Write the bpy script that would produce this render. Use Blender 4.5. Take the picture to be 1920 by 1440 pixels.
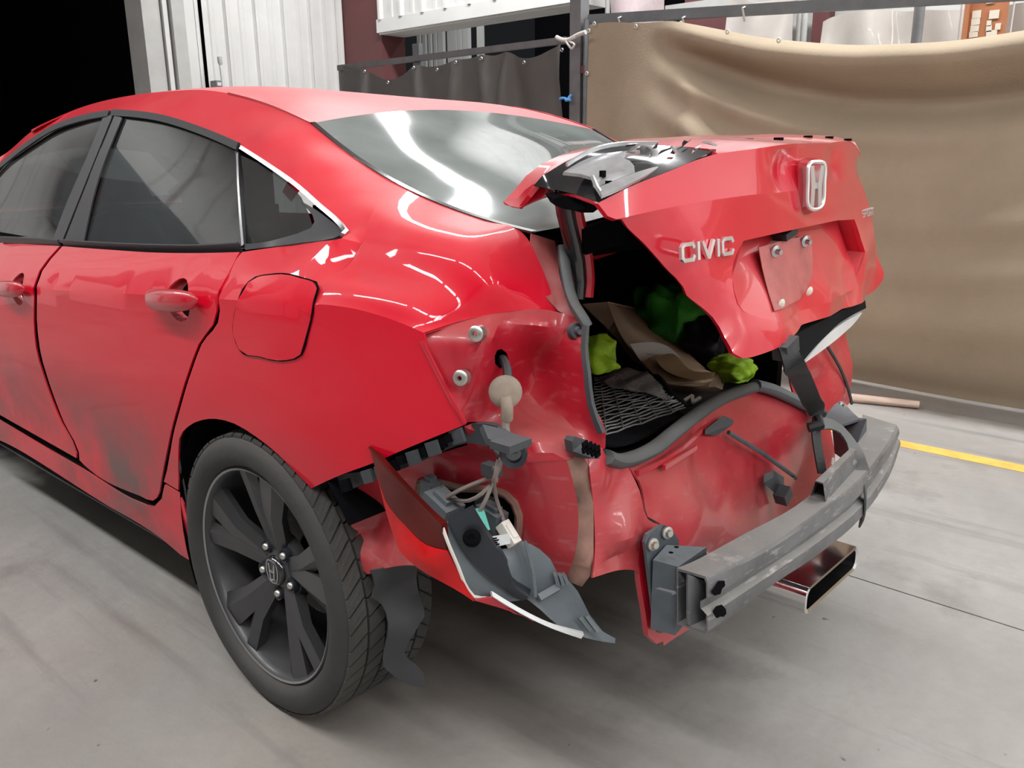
import bpy, bmesh, math, random
import numpy as np
from mathutils import Vector, Matrix
from mathutils.geometry import delaunay_2d_cdt
for o in list(bpy.data.objects): bpy.data.objects.remove(o)
SC = bpy.context.scene
COL = SC.collection
random.seed(7); RNG = np.random.RandomState(7)
R = math.radians

# ------------------------------------------------------------------ camera, world, lamps, exposure
# World: X runs along the car (towards its tail), Y across it (towards its right side), Z up; metres.
cd = bpy.data.cameras.new('camera'); cam = bpy.data.objects.new('camera', cd); COL.objects.link(cam)
cd.sensor_fit = 'HORIZONTAL'; cd.sensor_width = 36.0; cd.lens = 36.0*1592.69/1920
cd.clip_start = 0.05; cd.clip_end = 100
CAMPOS, YAW, PITCH, ROLL = (1.53499, -1.74736, 1.20152), 0.82995, 0.26409, -0.01102
fw = Vector((-math.cos(YAW)*math.cos(PITCH), math.sin(YAW)*math.cos(PITCH), -math.sin(PITCH)))
ri = fw.cross(Vector((0, 0, 1))).normalized(); up = ri.cross(fw)
c_, s_ = math.cos(ROLL), math.sin(ROLL)
ri, up = ri*c_ + up*s_, up*c_ - ri*s_
M = Matrix((ri, up, -fw)).transposed().to_4x4(); M.translation = Vector(CAMPOS)
cam.matrix_world = M; SC.camera = cam
SC.view_settings.view_transform = 'Standard'; SC.view_settings.look = 'None'
SC.view_settings.gamma = 1.0; SC.view_settings.exposure = 0.0
SC.view_settings.use_curve_mapping = False
W = bpy.data.worlds.new('world'); SC.world = W; W.use_nodes = True
W.node_tree.nodes['Background'].inputs[0].default_value = (.55, .6, .65, 1)
W.node_tree.nodes['Background'].inputs[1].default_value = 0.02
SC.cycles.max_bounces = 8; SC.cycles.diffuse_bounces = 4; SC.cycles.glossy_bounces = 4
SC.cycles.transmission_bounces = 6; SC.cycles.transparent_max_bounces = 8
SC.cycles.sample_clamp_indirect = 6.0; SC.cycles.use_denoising = True
CEIL = 4.6
# rows of tube lamps under the ceiling: (y of the row, first x, last x, number)
LAMP_ROWS = [(-2.8, -4.3, 9.8, 6), (2.9, -3.6, 9.9, 6)]
LAMP_POWER = 76.0
LAMPS = []
for ly, x0, x1, n in LAMP_ROWS:
    for i in range(n):
        LAMPS.append((x0 + (x1-x0)*i/(n-1), ly))
LAMPS += [(-5.6, 6.0), (6.2, .1), (9.2, .1)]  # unseen extra lamps, added to brighten the next bay and the boot
for lx, ly in LAMPS:
    ld = bpy.data.lights.new('tube_light', 'AREA'); ld.shape = 'RECTANGLE'; ld.size = 2.3; ld.size_y = 0.32
    ld.energy = LAMP_POWER*(1.3 if ly > 2 else 1.0); ld.color = (.985, .99, 1)
    lo = bpy.data.objects.new('tube_light', ld); COL.objects.link(lo); lo.location = (lx, ly, CEIL-.42)

# ------------------------------------------------------------------ materials
MATS = {}
def mat(name, col, rough=.5, metal=0., spec=.5, coat=0., coat_rough=.05, var=0., vscale=6., bump=0., bscale=40., dust=0., dcol=(.33,.29,.25), trans=0., alpha=1., dirt=None, scr=0., rvar=0., grain=None):
    # one procedural material: base colour with cloudy variation, settled dust, low dirt and fine relief
    m = bpy.data.materials.new(name); MATS[name] = m; m.use_nodes = True
    nt = m.node_tree; N = nt.nodes; K = nt.links; b = N['Principled BSDF']
    b.inputs['Roughness'].default_value = rough; b.inputs['Metallic'].default_value = metal
    b.inputs['Specular IOR Level'].default_value = spec
    b.inputs['Coat Weight'].default_value = coat; b.inputs['Coat Roughness'].default_value = coat_rough
    b.inputs['Transmission Weight'].default_value = trans; b.inputs['Alpha'].default_value = alpha
    b.inputs['Base Color'].default_value = (*col, 1)
    tc = N.new('ShaderNodeTexCoord'); cur = None
    def noise(scale, detail=5., rough_=.6):
        n = N.new('ShaderNodeTexNoise'); n.inputs['Scale'].default_value = scale; n.inputs['Detail'].default_value = detail
        n.inputs['Roughness'].default_value = rough_; K.new(tc.outputs['Object'], n.inputs['Vector']); return n
    def rng(sock, a, c, d=0., e=1.):
        r = N.new('ShaderNodeMapRange'); r.inputs[1].default_value = a; r.inputs[2].default_value = c
        r.inputs[3].default_value = d; r.inputs[4].default_value = e; K.new(sock, r.inputs[0]); return r.outputs[0]
    def mul(a, c):
        r = N.new('ShaderNodeMath'); r.operation = 'MULTIPLY'; K.new(a, r.inputs[0])
        if isinstance(c, float): r.inputs[1].default_value = c
        else: K.new(c, r.inputs[1])
        return r.outputs[0]
    def mix(fac, a, c):
        x = N.new('ShaderNodeMix'); x.data_type = 'RGBA'
        K.new(fac, x.inputs[0])
        for s, v in ((x.inputs[6], a), (x.inputs[7], c)):
            if isinstance(v, tuple): s.default_value = (*v[:3], 1)
            else: K.new(v, s)
        return x.outputs[2]
    base = tuple(col)
    facs = []
    if var:
        n = noise(vscale); base = mix(rng(n.outputs['Fac'], .3, .7), tuple(max(0, c*(1-var)) for c in col), tuple(min(1, c*(1+var)) for c in col))
    if grain:
        n = N.new('ShaderNodeTexNoise'); n.inputs['Scale'].default_value = 8; mp = N.new('ShaderNodeMapping'); mp.inputs['Scale'].default_value = grain
        K.new(tc.outputs['Object'], mp.inputs[0]); K.new(mp.outputs[0], n.inputs['Vector'])
        base = mix(mul(rng(n.outputs['Fac'], .4, .65), .5), base, tuple(c*.55 for c in col))
    if dirt:
        # road dirt: (full strength below z0, gone above z1, colour, amount)
        z0, z1, dc, am = dirt
        sx = N.new('ShaderNodeSeparateXYZ'); K.new(tc.outputs['Object'], sx.inputs[0])
        n = noise(2.2); f = mul(mul(rng(sx.outputs[2], z1, z0), rng(n.outputs['Fac'], .38, .62)), float(am))
        base = mix(f, base, dc); facs.append(f)
    if dust:
        g = N.new('ShaderNodeNewGeometry'); sx = N.new('ShaderNodeSeparateXYZ'); K.new(g.outputs['Normal'], sx.inputs[0])
        n = noise(9., 6., .7); f = mul(mul(rng(sx.outputs[2], .25, .98), rng(n.outputs['Fac'], .2, .75, .45, 1.)), float(dust))
        base = mix(f, base, dcol); facs.append(f)
    if scr:
        n = noise(30., 3.); w = N.new('ShaderNodeTexNoise'); w.inputs['Scale'].default_value = 5; mp = N.new('ShaderNodeMapping'); mp.inputs['Scale'].default_value = (3, 3, 22)
        K.new(tc.outputs['Object'], mp.inputs[0]); K.new(mp.outputs[0], w.inputs['Vector'])
        f = mul(mul(rng(w.outputs['Fac'], .58, .68), rng(n.outputs['Fac'], .45, .6)), float(scr))
        base = mix(f, base, (.62, .58, .55))
    if not isinstance(base, tuple): K.new(base, b.inputs['Base Color'])
    if facs:
        r = None
        for f in facs:
            x = N.new('ShaderNodeMath'); x.operation = 'MULTIPLY_ADD'; K.new(f, x.inputs[0]); x.inputs[1].default_value = .5
            if r is None: x.inputs[2].default_value = rough
            else: K.new(r, x.inputs[2])
            r = x.outputs[0]
        K.new(r, b.inputs['Roughness'])
        if coat:
            k = N.new('ShaderNodeMath'); k.operation = 'SUBTRACT'; k.inputs[0].default_value = coat; k.use_clamp = True
            m2 = mul(facs[-1], coat*.9); K.new(m2, k.inputs[1]); K.new(k.outputs[0], b.inputs['Coat Weight'])
    elif rvar:
        n = noise(vscale*1.7); K.new(rng(n.outputs['Fac'], .3, .7, rough-rvar, rough+rvar), b.inputs['Roughness'])
    if bump:
        n = noise(bscale, 4.); bp = N.new('ShaderNodeBump'); bp.inputs['Strength'].default_value = bump; bp.inputs['Distance'].default_value = .01
        K.new(n.outputs['Fac'], bp.inputs['Height']); K.new(bp.outputs[0], b.inputs['Normal'])
    return m

RED = (.70, .003, .024)
DIRT = (.17, .125, .10)
mat('red_paint', RED, .3, spec=.06, coat=.72, coat_rough=.03, dust=.22, dcol=(.62,.36,.34), dirt=(.40, .70, (.13,.085,.08), .95))
mat('red_roof', RED, .45, coat=.35, coat_rough=.3, dust=.6, dcol=(.66,.36,.35))
mat('red_inner', (.46, .012, .028), .34, coat=.5, coat_rough=.12, dust=.5, dcol=(.42,.22,.19), var=.12, vscale=7, dirt=(.3, .75, (.25,.13,.11), .5), scr=.08)
mat('red_plain', (.50, .008, .024), .32, coat=.8, coat_rough=.08, dust=.25, dcol=(.5,.25,.22))
mat('red_lid', (.64, .008, .028), .3, coat=1., coat_rough=.04, dust=.4, dcol=(.64,.36,.34), var=.06, vscale=3)
mat('red_dusty', (.44, .11, .105), .5, coat=.3, coat_rough=.3, var=.2, vscale=14)
mat('seam_dust', (.25, .135, .105), .7, var=.35, vscale=14)
mat('black_trim', (.035, .037, .042), .4, dust=.25, dcol=(.2,.2,.2))
mat('gloss_black', (.012, .013, .015), .12, coat=.6)
mat('black_plastic', (.045, .05, .056), .55, dust=.35, dcol=(.22,.22,.22), bump=.1)
mat('grey_plastic', (.115, .135, .15), .5, dust=.2, var=.12, bump=.1)
mat('dark_plastic', (.02, .024, .032), .45)
mat('rubber', (.055, .058, .06), .7, dust=.35, dcol=(.2,.19,.18), var=.15, vscale=10)
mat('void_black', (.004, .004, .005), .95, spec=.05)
mat('carpet', (.012, .012, .013), .95, spec=.1, bump=.4, bscale=300)
mat('tyre_rubber', (.038, .037, .036), .72, dust=.2, var=.18, vscale=7, bump=.15, bscale=60)
mat('tread_rubber', (.052, .049, .046), .8, var=.35, vscale=5, bump=.3, bscale=50)
mat('rim_black', (.03, .031, .034), .38, coat=.3, coat_rough=.2, var=.2, vscale=8, dust=.3, dcol=(.12,.11,.10))
mat('rim_edge', (.32, .32, .33), .35, metal=.7)
mat('chrome', (.75, .75, .76), .12, metal=1.)
mat('badge_chrome', (.86, .86, .87), .3, metal=.85)
mat('chrome_dull', (.52, .52, .53), .33, metal=1.)
mat('steel_zinc', (.55, .54, .5), .35, metal=.9, var=.2, vscale=60)
mat('beam_steel', (.16, .16, .165), .48, metal=.35, var=.3, vscale=7, dust=.8, dcol=(.34,.32,.29), bump=.15, bscale=30, scr=.5)
mat('bracket_steel', (.085, .10, .115), .5, metal=.2, var=.2, vscale=9, dust=.5, dcol=(.25,.25,.25))
mat('lens_red', (.46, .008, .010), .22, spec=.3, var=.3, vscale=9)
mat('lens_dark', (.085, .008, .006), .25, spec=.3, var=.3, vscale=10)
mat('white_plastic', (.68, .69, .69), .28, var=.08)
mat('silver_plastic', (.55, .56, .57), .22, metal=.6, var=.2, vscale=25)
mat('wire_grey', (.22, .18, .16), .6)
mat('teal_plastic', (.12, .5, .42), .5)
mat('grommet_tan', (.30, .24, .19), .65, var=.2, vscale=30)
mat('cardboard', (.62, .44, .29), .75, var=.14, vscale=6, bump=.1)
mat('paper_white', (.76, .72, .66), .6)
mat('tape_clear', (.42, .27, .15), .2, coat=.5)
mat('vest_lime', (.36, .62, .02), .6, var=.3, vscale=20, bump=.3)
mat('vest_green', (.05, .38, .03), .6, var=.3, vscale=15, bump=.3)
mat('bag_black', (.012, .012, .017), .5, bump=.3, bscale=25)
mat('webbing', (.012, .012, .014), .6, bump=.2, bscale=200)
mat('seal_grey', (.072, .083, .088), .55, dust=.3)
mat('tarp_tan', (.42, .345, .25), .9, spec=.2, var=.10, vscale=1.6, bump=.15, bscale=90)
mat('tarp_grey', (.125, .12, .112), .6, var=.12, vscale=2., bump=.15, bscale=90)
mat('post_grey', (.20, .20, .205), .5, metal=.2, var=.15, vscale=9)
mat('rail_grey', (.19, .205, .215), .45, metal=.3, var=.12, vscale=9)
mat('maroon_paint', (.14, .045, .047), .6, var=.12, vscale=2)
mat('wall_white', (.72, .72, .70), .45, var=.05, vscale=3)
mat('frame_grey', (.50, .50, .48), .5, var=.08, vscale=5)
mat('wall_plain', (.60, .60, .58), .7, var=.08, vscale=1)
mat('sheet_plastic', (.56, .52, .48), .35, var=.12, vscale=3, coat=.3)
mat('sheet_pink', (.50, .41, .42), .5, var=.2, vscale=5)
mat('board_orange', (.42, .16, .07), .6, var=.1)
mat('note_paper', (.72, .66, .55), .6)
mat('ceiling_white', (.72, .72, .72), .7, var=.1, vscale=.6)
mat('lamp_white', (.8, .8, .8), .5)
mat('paint_yellow', (.75, .48, .10), .65, var=.2, vscale=12)
mat('rope_white', (.62, .60, .56), .7)
mat('tie_blue', (.10, .35, .75), .4)
mat('wood_pale', (.66, .50, .40), .7, grain=(1, 1, 8))
mat('seat_cloth', (.03, .03, .032), .9)
mat('headliner', (.30, .29, .28), .9)
mat('foil', (.80, .82, .80), .25, metal=.35, bump=1., bscale=70)

def glass_mat(name, tint, dust, dcol, rough=.03, mixer=.9):
    # a pane: dark see-through glass under a pale film: dust and painted-in reflections
    m = bpy.data.materials.new(name); MATS[name] = m; m.use_nodes = True
    nt = m.node_tree; N = nt.nodes; K = nt.links; N.remove(N['Principled BSDF'])
    out = N['Material Output']
    tr = N.new('ShaderNodeBsdfTransparent'); tr.inputs[0].default_value = (*tint, 1)
    gl = N.new('ShaderNodeBsdfGlossy'); gl.inputs['Roughness'].default_value = rough
    df = N.new('ShaderNodeBsdfDiffuse'); df.inputs[0].default_value = (*dcol, 1)
    tc = N.new('ShaderNodeTexCoord'); n = N.new('ShaderNodeTexNoise'); n.inputs['Scale'].default_value = 4; n.inputs['Detail'].default_value = 6
    K.new(tc.outputs['Object'], n.inputs['Vector'])
    r = N.new('ShaderNodeMapRange'); K.new(n.outputs['Fac'], r.inputs[0]); r.inputs[1].default_value = .3; r.inputs[2].default_value = .7
    r.inputs[3].default_value = dust*.75; r.inputs[4].default_value = dust*1.25
    m1 = N.new('ShaderNodeMixShader'); K.new(r.outputs[0], m1.inputs[0]); K.new(tr.outputs[0], m1.inputs[1]); K.new(df.outputs[0], m1.inputs[2])
    fr = N.new('ShaderNodeFresnel'); fr.inputs[0].default_value = 1.75
    m2 = N.new('ShaderNodeMixShader'); K.new(fr.outputs[0], m2.inputs[0]); K.new(m1.outputs[0], m2.inputs[1]); K.new(gl.outputs[0], m2.inputs[2])
    K.new(m2.outputs[0], out.inputs[0]); return m
glass_mat('side_glass', (.12, .14, .14), .09, (.24, .26, .25))  # film tone also stands in for white walls mirrored in the panes
glass_mat('rear_glass_mat', (.30, .34, .34), .55, (.40, .45, .43), .05)

def floor_mat():
    m = bpy.data.materials.new('concrete'); MATS['concrete'] = m; m.use_nodes = True
    nt = m.node_tree; N = nt.nodes; K = nt.links; b = N['Principled BSDF']
    tc = N.new('ShaderNodeTexCoord')
    def noise(sc, det=6., ro=.6, mp=None, lo=.35, hi=.65):
        n = N.new('ShaderNodeTexNoise'); n.inputs['Scale'].default_value = sc; n.inputs['Detail'].default_value = det; n.inputs['Roughness'].default_value = ro
        if mp:
            q = N.new('ShaderNodeMapping'); q.inputs['Scale'].default_value = mp; K.new(tc.outputs['Object'], q.inputs[0]); K.new(q.outputs[0], n.inputs['Vector'])
        else: K.new(tc.outputs['Object'], n.inputs['Vector'])
        r = N.new('ShaderNodeMapRange'); K.new(n.outputs['Fac'], r.inputs[0]); r.inputs[1].default_value = lo; r.inputs[2].default_value = hi
        return r.outputs[0]
    def mix(f, a, c, k=1.):
        q = N.new('ShaderNodeMath'); q.operation = 'MULTIPLY'; K.new(f, q.inputs[0]); q.inputs[1].default_value = k
        x = N.new('ShaderNodeMix'); x.data_type = 'RGBA'; K.new(q.outputs[0], x.inputs[0])
        for s, v in ((x.inputs[6], a), (x.inputs[7], c)):
            if isinstance(v, tuple): s.default_value = (*v, 1)
            else: K.new(v, s)
        return x.outputs[2]
    c = mix(noise(.9), (.29, .28, .262), (.42, .405, .38))
    c = mix(noise(7., 8., .7), c, (.26, .245, .225), .45)
    c = mix(noise(.55, 4., .5, None, .52, .72), c, (.30, .24, .19), .5)          # brown stains
    c = mix(noise(1., 5., .6, (.55, 7., 1.), .56, .74), c, (.15, .14, .14), .6)  # tyre and skid smears along the bay
    c = mix(noise(2.3, 6., .65, None, .56, .70), c, (.18, .165, .155), .6)
    c = mix(noise(21., 2., .5, None, .74, .78), c, (.05, .045, .045), .8)         # small specks
    # a broad oily patch dragged out behind the rear wheel
    q = N.new('ShaderNodeMapping'); q.inputs['Location'].default_value = (-.75*1.0, .62*2.0, 0); q.inputs['Scale'].default_value = (1.0, 2.0, 0); K.new(tc.outputs['Object'], q.inputs[0])
    ln = N.new('ShaderNodeVectorMath'); ln.operation = 'LENGTH'; K.new(q.outputs[0], ln.inputs[0])
    r = N.new('ShaderNodeMapRange'); K.new(ln.outputs['Value'], r.inputs[0]); r.inputs[1].default_value = 1.15; r.inputs[2].default_value = .35
    k = N.new('ShaderNodeMath'); k.operation = 'MULTIPLY'; K.new(r.outputs[0], k.inputs[0]); K.new(noise(2.6, 7., .65, (.5, 1.8, 1.), .30, .60), k.inputs[1])
    c = mix(k.outputs[0], c, (.17, .15, .135), .5)
    K.new(c, b.inputs['Base Color']); b.inputs['Roughness'].default_value = .62
    n = N.new('ShaderNodeTexNoise'); n.inputs['Scale'].default_value = 60; K.new(tc.outputs['Object'], n.inputs['Vector'])
    bp = N.new('ShaderNodeBump'); bp.inputs['Strength'].default_value = .12; bp.inputs['Distance'].default_value = .01
    K.new(n.outputs['Fac'], bp.inputs['Height']); K.new(bp.outputs[0], b.inputs['Normal'])
floor_mat()

# ------------------------------------------------------------------ mesh kit
def spl(pts, step=.03, closed=False):
    # smooth curve through points; a point with a 4th value is a sharp corner
    P = [np.array(p[:3], float) for p in pts]; C = [len(p) > 3 for p in pts]; n = len(P); out = []
    for i in range(n if closed else n-1):
        a, b = P[i], P[(i+1) % n]; d = np.linalg.norm(b-a)
        if d < 1e-6: continue
        pa = P[i-1] if (closed or i > 0) else None; pb = P[(i+2) % n] if (closed or i < n-2) else None
        if C[i]: pa = None
        if C[(i+1) % n]: pb = None
        def tan(p, q, r):
            if p is None: return None
            d1, d2 = np.linalg.norm(q-p), np.linalg.norm(r-q)
            return ((q-p)/d1*d2 + (r-q)/d2*d1)/(d1+d2)*d if d1 > 1e-6 and d2 > 1e-6 else None
        ta = tan(pa, a, b); tb = tan(a, b, pb) if pb is not None else None
        if ta is None and tb is None: ta = tb = b-a
        elif ta is None: ta = 1.5*(b-a) - .5*tb
        elif tb is None: tb = 1.5*(b-a) - .5*ta
        k = max(1, int(round(d/step)))
        for j in range(k):
            t = j/k; t2, t3 = t*t, t*t*t
            out.append(tuple((2*t3-3*t2+1)*a + (t3-2*t2+t)*ta + (-2*t3+3*t2)*b + (t3-t2)*tb))
    if not closed: out.append(tuple(P[-1]))
    return out
def inside(poly, q):
    x, y = q[:, 0], q[:, 1]; r = np.zeros(len(q), bool); n = len(poly)
    for i in range(n):
        (x1, y1), (x2, y2) = poly[i], poly[i-1]
        if y1 == y2: continue
        r ^= ((y1 > y) != (y2 > y)) & (x < (x2-x1)*(y-y1)/(y2-y1) + x1)
    return r
def tps(uv, h, q, lam=0.):
    n = len(uv)
    def ker(a, b):
        d2 = ((a[:, None]-b[None])**2).sum(2); return .5*d2*np.log(d2+1e-12)
    A = np.zeros((n+3, n+3)); A[:n, :n] = ker(uv, uv) + lam*np.eye(n); A[:n, n] = 1; A[:n, n+1:] = uv; A[n, :n] = 1; A[n+1:, :n] = uv.T
    w = np.linalg.lstsq(A, np.r_[h, 0, 0, 0], rcond=None)[0]
    return ker(q, uv) @ w[:n] + w[n] + q @ w[n+1:]
def frame(n):
    n = Vector(n).normalized(); a = Vector((0, 0, 1)) if abs(n.z) < .9 else Vector((1, 0, 0))
    u = a.cross(n).normalized(); return u, n.cross(u), n
class B:
    def __init__(s): s.v = []; s.f = []; s.m = []
    def add(s, vs, fs, m=0):
        k = len(s.v); s.v += [tuple(map(float, v)) for v in vs]; s.f += [tuple(i+k for i in f) for f in fs]; s.m += [m]*len(fs); return s
    def box(s, c, d, rot=None, m=0):
        q = [Vector((x*d[0]/2, y*d[1]/2, z*d[2]/2)) for x in (-1, 1) for y in (-1, 1) for z in (-1, 1)]
        if rot is not None: q = [rot @ p for p in q]
        return s.add([p+Vector(c) for p in q], [(0,1,3,2),(4,6,7,5),(0,4,5,1),(2,3,7,6),(0,2,6,4),(1,5,7,3)], m)
    def hexa(s, p, m=0):   # eight corners: four of one face, four of the opposite
        return s.add(p, [(0,1,2,3),(7,6,5,4),(0,4,5,1),(1,5,6,2),(2,6,7,3),(3,7,4,0)], m)
    def bar(s, a, b, w, h, upv=(0,0,1), m=0):
        a, b = Vector(a), Vector(b); d = (b-a).normalized(); u = d.cross(Vector(upv))
        u = u.normalized() if u.length > 1e-4 else Vector((1, 0, 0)); v = u.cross(d)
        q = [a+u*(sx*w/2)+v*(sy*h/2) for sx, sy in ((-1,-1),(1,-1),(1,1),(-1,1))]
        return s.hexa(q+[p+(b-a) for p in q], m)
    def tube(s, path, r, n=8, m=0, closed=False, flat=1., cap=True, side=None):
        path = [Vector(p[:3]) for p in path]; k = len(path); rs = r if isinstance(r, (list, tuple)) else [r]*k; vs = []
        prev = Vector(side) if side else None
        for i, p in enumerate(path):
            t = (path[(i+1) % k]-path[i-1]) if closed else (path[min(i+1, k-1)]-path[max(i-1, 0)])
            t.normalize()
            if prev is None: prev = frame(t)[0]
            u = prev - t*prev.dot(t); u = u.normalized() if u.length > 1e-5 else frame(t)[0]; prev = u; w = t.cross(u)
            for j in range(n):
                a = 2*math.pi*j/n; vs.append(p + u*(rs[i]*math.cos(a)) + w*(rs[i]*flat*math.sin(a)))
        fs = []
        for i in range(k if closed else k-1):
            for j in range(n):
                a, b = i*n+j, i*n+(j+1) % n; c, d = ((i+1) % k)*n+(j+1) % n, ((i+1) % k)*n+j; fs.append((a, b, c, d))
        if cap and not closed: fs += [tuple(range(n))[::-1], tuple(range((k-1)*n, k*n))]
        return s.add(vs, fs, m)
    def ribbon(s, path, w, side, th=.002, m=0):
        # strap: rectangular section, width along side vector(s)
        path = [Vector(p[:3]) for p in path]; k = len(path); vs = []; ws = w if isinstance(w, (list, tuple)) else [w]*k
        sd = side if isinstance(side, list) else [side]*k
        for i, p in enumerate(path):
            t = (path[min(i+1, k-1)]-path[max(i-1, 0)]).normalized(); u = Vector(sd[i]); u = (u - t*u.dot(t)).normalized(); n = t.cross(u)
            for a, b in ((-1,-1),(1,-1),(1,1),(-1,1)): vs.append(p + u*(a*ws[i]/2) + n*(b*th/2))
        fs = []
        for i in range(k-1):
            for j in range(4): fs.append((i*4+j, i*4+(j+1) % 4, i*4+4+(j+1) % 4, i*4+4+j))
        fs += [(3,2,1,0), tuple(range(4*k-4, 4*k))]
        return s.add(vs, fs, m)
    def prism(s, loop, ext, m=0):
        loop = [Vector(p[:3]) for p in loop]; n = len(loop); e = Vector(ext)
        cap, _ = flat_tris(loop)
        fs = [tuple(t) for t in cap] + [tuple(i+n for i in t[::-1]) for t in cap] + [(i, i+n, (i+1) % n+n, (i+1) % n) for i in range(n)]
        return s.add(loop+[p+e for p in loop], fs, m)
    def lathe(s, prof, c, ax, n=48, m=0, a0=0., a1=2*math.pi):
        # prof: list of (radius, offset along axis)
        u, v, w = frame(ax); c = Vector(c); k = len(prof); full = abs(a1-a0-2*math.pi) < 1e-6; cnt = n if full else n+1; vs = []
        for i in range(cnt):
            a = a0+(a1-a0)*i/n
            for r, h in prof: vs.append(c + (u*math.cos(a)+v*math.sin(a))*r + w*h)
        fs = []
        for i in range(n):
            for j in range(k-1):
                a, b = i*k+j, ((i+1) % cnt)*k+j; fs.append((a, b, b+1, a+1))
        return s.add(vs, fs, m)
    def sheet(s, loop, out, h=.04, t=.002, inner=(), lines=(), holes=(), fn=None, axis=None, step=None, m=0, warp=None, lam=0., back=True, poly=0):
        # a pressed sheet: outline, inner control points, crease lines and holes; fn(u, v) gives the depth when known
        step = step or h
        lp = [np.array(p) for p in spl(loop, step, True)]
        hp = [[np.array(p) for p in spl(q, step, True)] for q in holes]
        ln = [[np.array(p) for p in spl(q, step)] for q in lines]
        ip = [np.array(p[:3], float) for p in inner]
        A = np.array(lp); c = A.mean(0)
        if axis is None:
            nrm = np.zeros(3)
            for i in range(len(A)): nrm += np.cross(A[i]-c, A[(i+1) % len(A)]-c)
        else: nrm = np.array(axis, float)
        nrm /= np.linalg.norm(nrm)
        if np.dot(nrm, out) < 0: nrm = -nrm
        if axis is not None and abs(nrm[1]) > .999: U, V = np.array((1.,0,0)), np.array((0,0,1.)); c = np.zeros(3)
        else:
            u_, v_, _ = frame(nrm); U, V = np.array(u_), np.array(v_)
        to2 = lambda P: np.c_[(P-c)@U, (P-c)@V]
        hh = lambda P: (P-c)@nrm
        B2 = to2(A); mn, mx = B2.min(0), B2.max(0); g = []
        ny = int((mx[1]-mn[1])/(h*.866))+1
        for j in range(ny+1):
            for i in range(int((mx[0]-mn[0])/h)+2): g.append((mn[0]+(i+.5*(j % 2))*h, mn[1]+j*h*.866))
        g = np.array(g); g = g[inside(B2, g)] if len(g) else g
        fixed = [B2]+[to2(np.array(q)) for q in hp]+[to2(np.array(q)) for q in ln]
        allf = np.vstack(fixed)
        if len(g):
            for q in hp: g = g[~inside(to2(np.array(q)), g)]
            d = np.sqrt(((g[:, None]-allf[None])**2).sum(2)).min(1) if len(g) else np.zeros(0); g = g[d > .55*h]
        pts = np.vstack([allf, g]) if len(g) else allf
        ed = []; k = 0
        for q, cl in [(B2, 1)]+[(x, 1) for x in fixed[1:1+len(hp)]]+[(x, 0) for x in fixed[1+len(hp):]]:
            n = len(q); ed += [(k+i, k+(i+1) % n) for i in range(n if cl else n-1)]; k += n
        r = delaunay_2d_cdt([Vector(p) for p in pts], ed, [], 0, 1e-6)
        P2 = np.array([tuple(p) for p in r[0]]); F = [f for f in r[2] if len(f) == 3]
        cen = np.array([P2[list(f)].mean(0) for f in F]); ok = inside(B2, cen)
        for q in hp: ok &= ~inside(to2(np.array(q)), cen)
        F = [f for f, o in zip(F, ok) if o]
        if fn: H = np.array([fn(*p) for p in P2])
        else:
            src = np.vstack([A]+[np.array(q) for q in hp]+[np.array(q) for q in ln]+([np.array(ip)] if ip else []))
            if len(src) > 320: 
                keep = np.r_[np.arange(0, len(src)-len(ip), int(np.ceil((len(src)-len(ip))/260))), np.arange(len(src)-len(ip), len(src))]; src = src[keep]
            if poly:
                mono = lambda q: np.stack([q[:, 0]**i*q[:, 1]**j for i in range(poly+1) for j in range(poly+1-i)], 1)
                H = mono(P2) @ np.linalg.lstsq(mono(to2(src)), hh(src), rcond=None)[0]
            else: H = tps(to2(src), hh(src), P2, lam)
        Q = c + P2[:, :1]*U + P2[:, 1:]*V + H[:, None]*nrm
        if warp: Q = np.array([warp(q) for q in Q])
        used = sorted({i for f in F for i in f}); mp = {a: b for b, a in enumerate(used)}; Q = Q[used]
        F = [tuple(mp[i] for i in f) for f in F]
        # orient and thicken
        F2 = []
        for f in F:
            a, b, d = Q[f[0]], Q[f[1]], Q[f[2]]
            F2.append(f if np.dot(np.cross(b-a, d-a), out) > 0 or np.dot(np.cross(P2[used[f[1]]]-P2[used[f[0]]], P2[used[f[2]]]-P2[used[f[0]]]), 1) > 0 else f[::-1])
        F = F2
        if not back or t == 0: return s.add(Q, F, m)
        vn = np.zeros_like(Q); cnt = {}
        for f in F:
            nn = np.cross(Q[f[1]]-Q[f[0]], Q[f[2]]-Q[f[0]]); vn[list(f)] += nn
            for i in range(3): e = (f[i], f[(i+1) % 3]); cnt[e] = 1
        vn /= np.linalg.norm(vn, axis=1)[:, None]+1e-12
        n = len(Q); rim = [(b, a, a+n, b+n) for (a, b) in cnt if (b, a) not in cnt]
        return s.add(np.vstack([Q, Q-vn*t]), list(F)+[tuple(i+n for i in f[::-1]) for f in F]+rim, m)
    def build(s, name, mats, parent=None, ang=38., smooth=True, merge=2e-4, loc=None):
        me = bpy.data.meshes.new(name); me.from_pydata(s.v, [], s.f)
        for mm in (mats if isinstance(mats, (list, tuple)) else [mats]): me.materials.append(MATS[mm])
        me.polygons.foreach_set('material_index', s.m)
        bm = bmesh.new(); bm.from_mesh(me)
        if merge: bmesh.ops.remove_doubles(bm, verts=bm.verts, dist=merge)
        for f in bm.faces: f.smooth = smooth
        if smooth:
            ca = R(ang)
            for e in bm.edges:
                e.smooth = len(e.link_faces) == 2 and e.calc_face_angle(9) < ca
        bm.to_mesh(me); bm.free()
        o = bpy.data.objects.new(name, me); COL.objects.link(o)
        if parent is not None: o.parent = parent
        if loc is not None: o.location = loc
        return o
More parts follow.
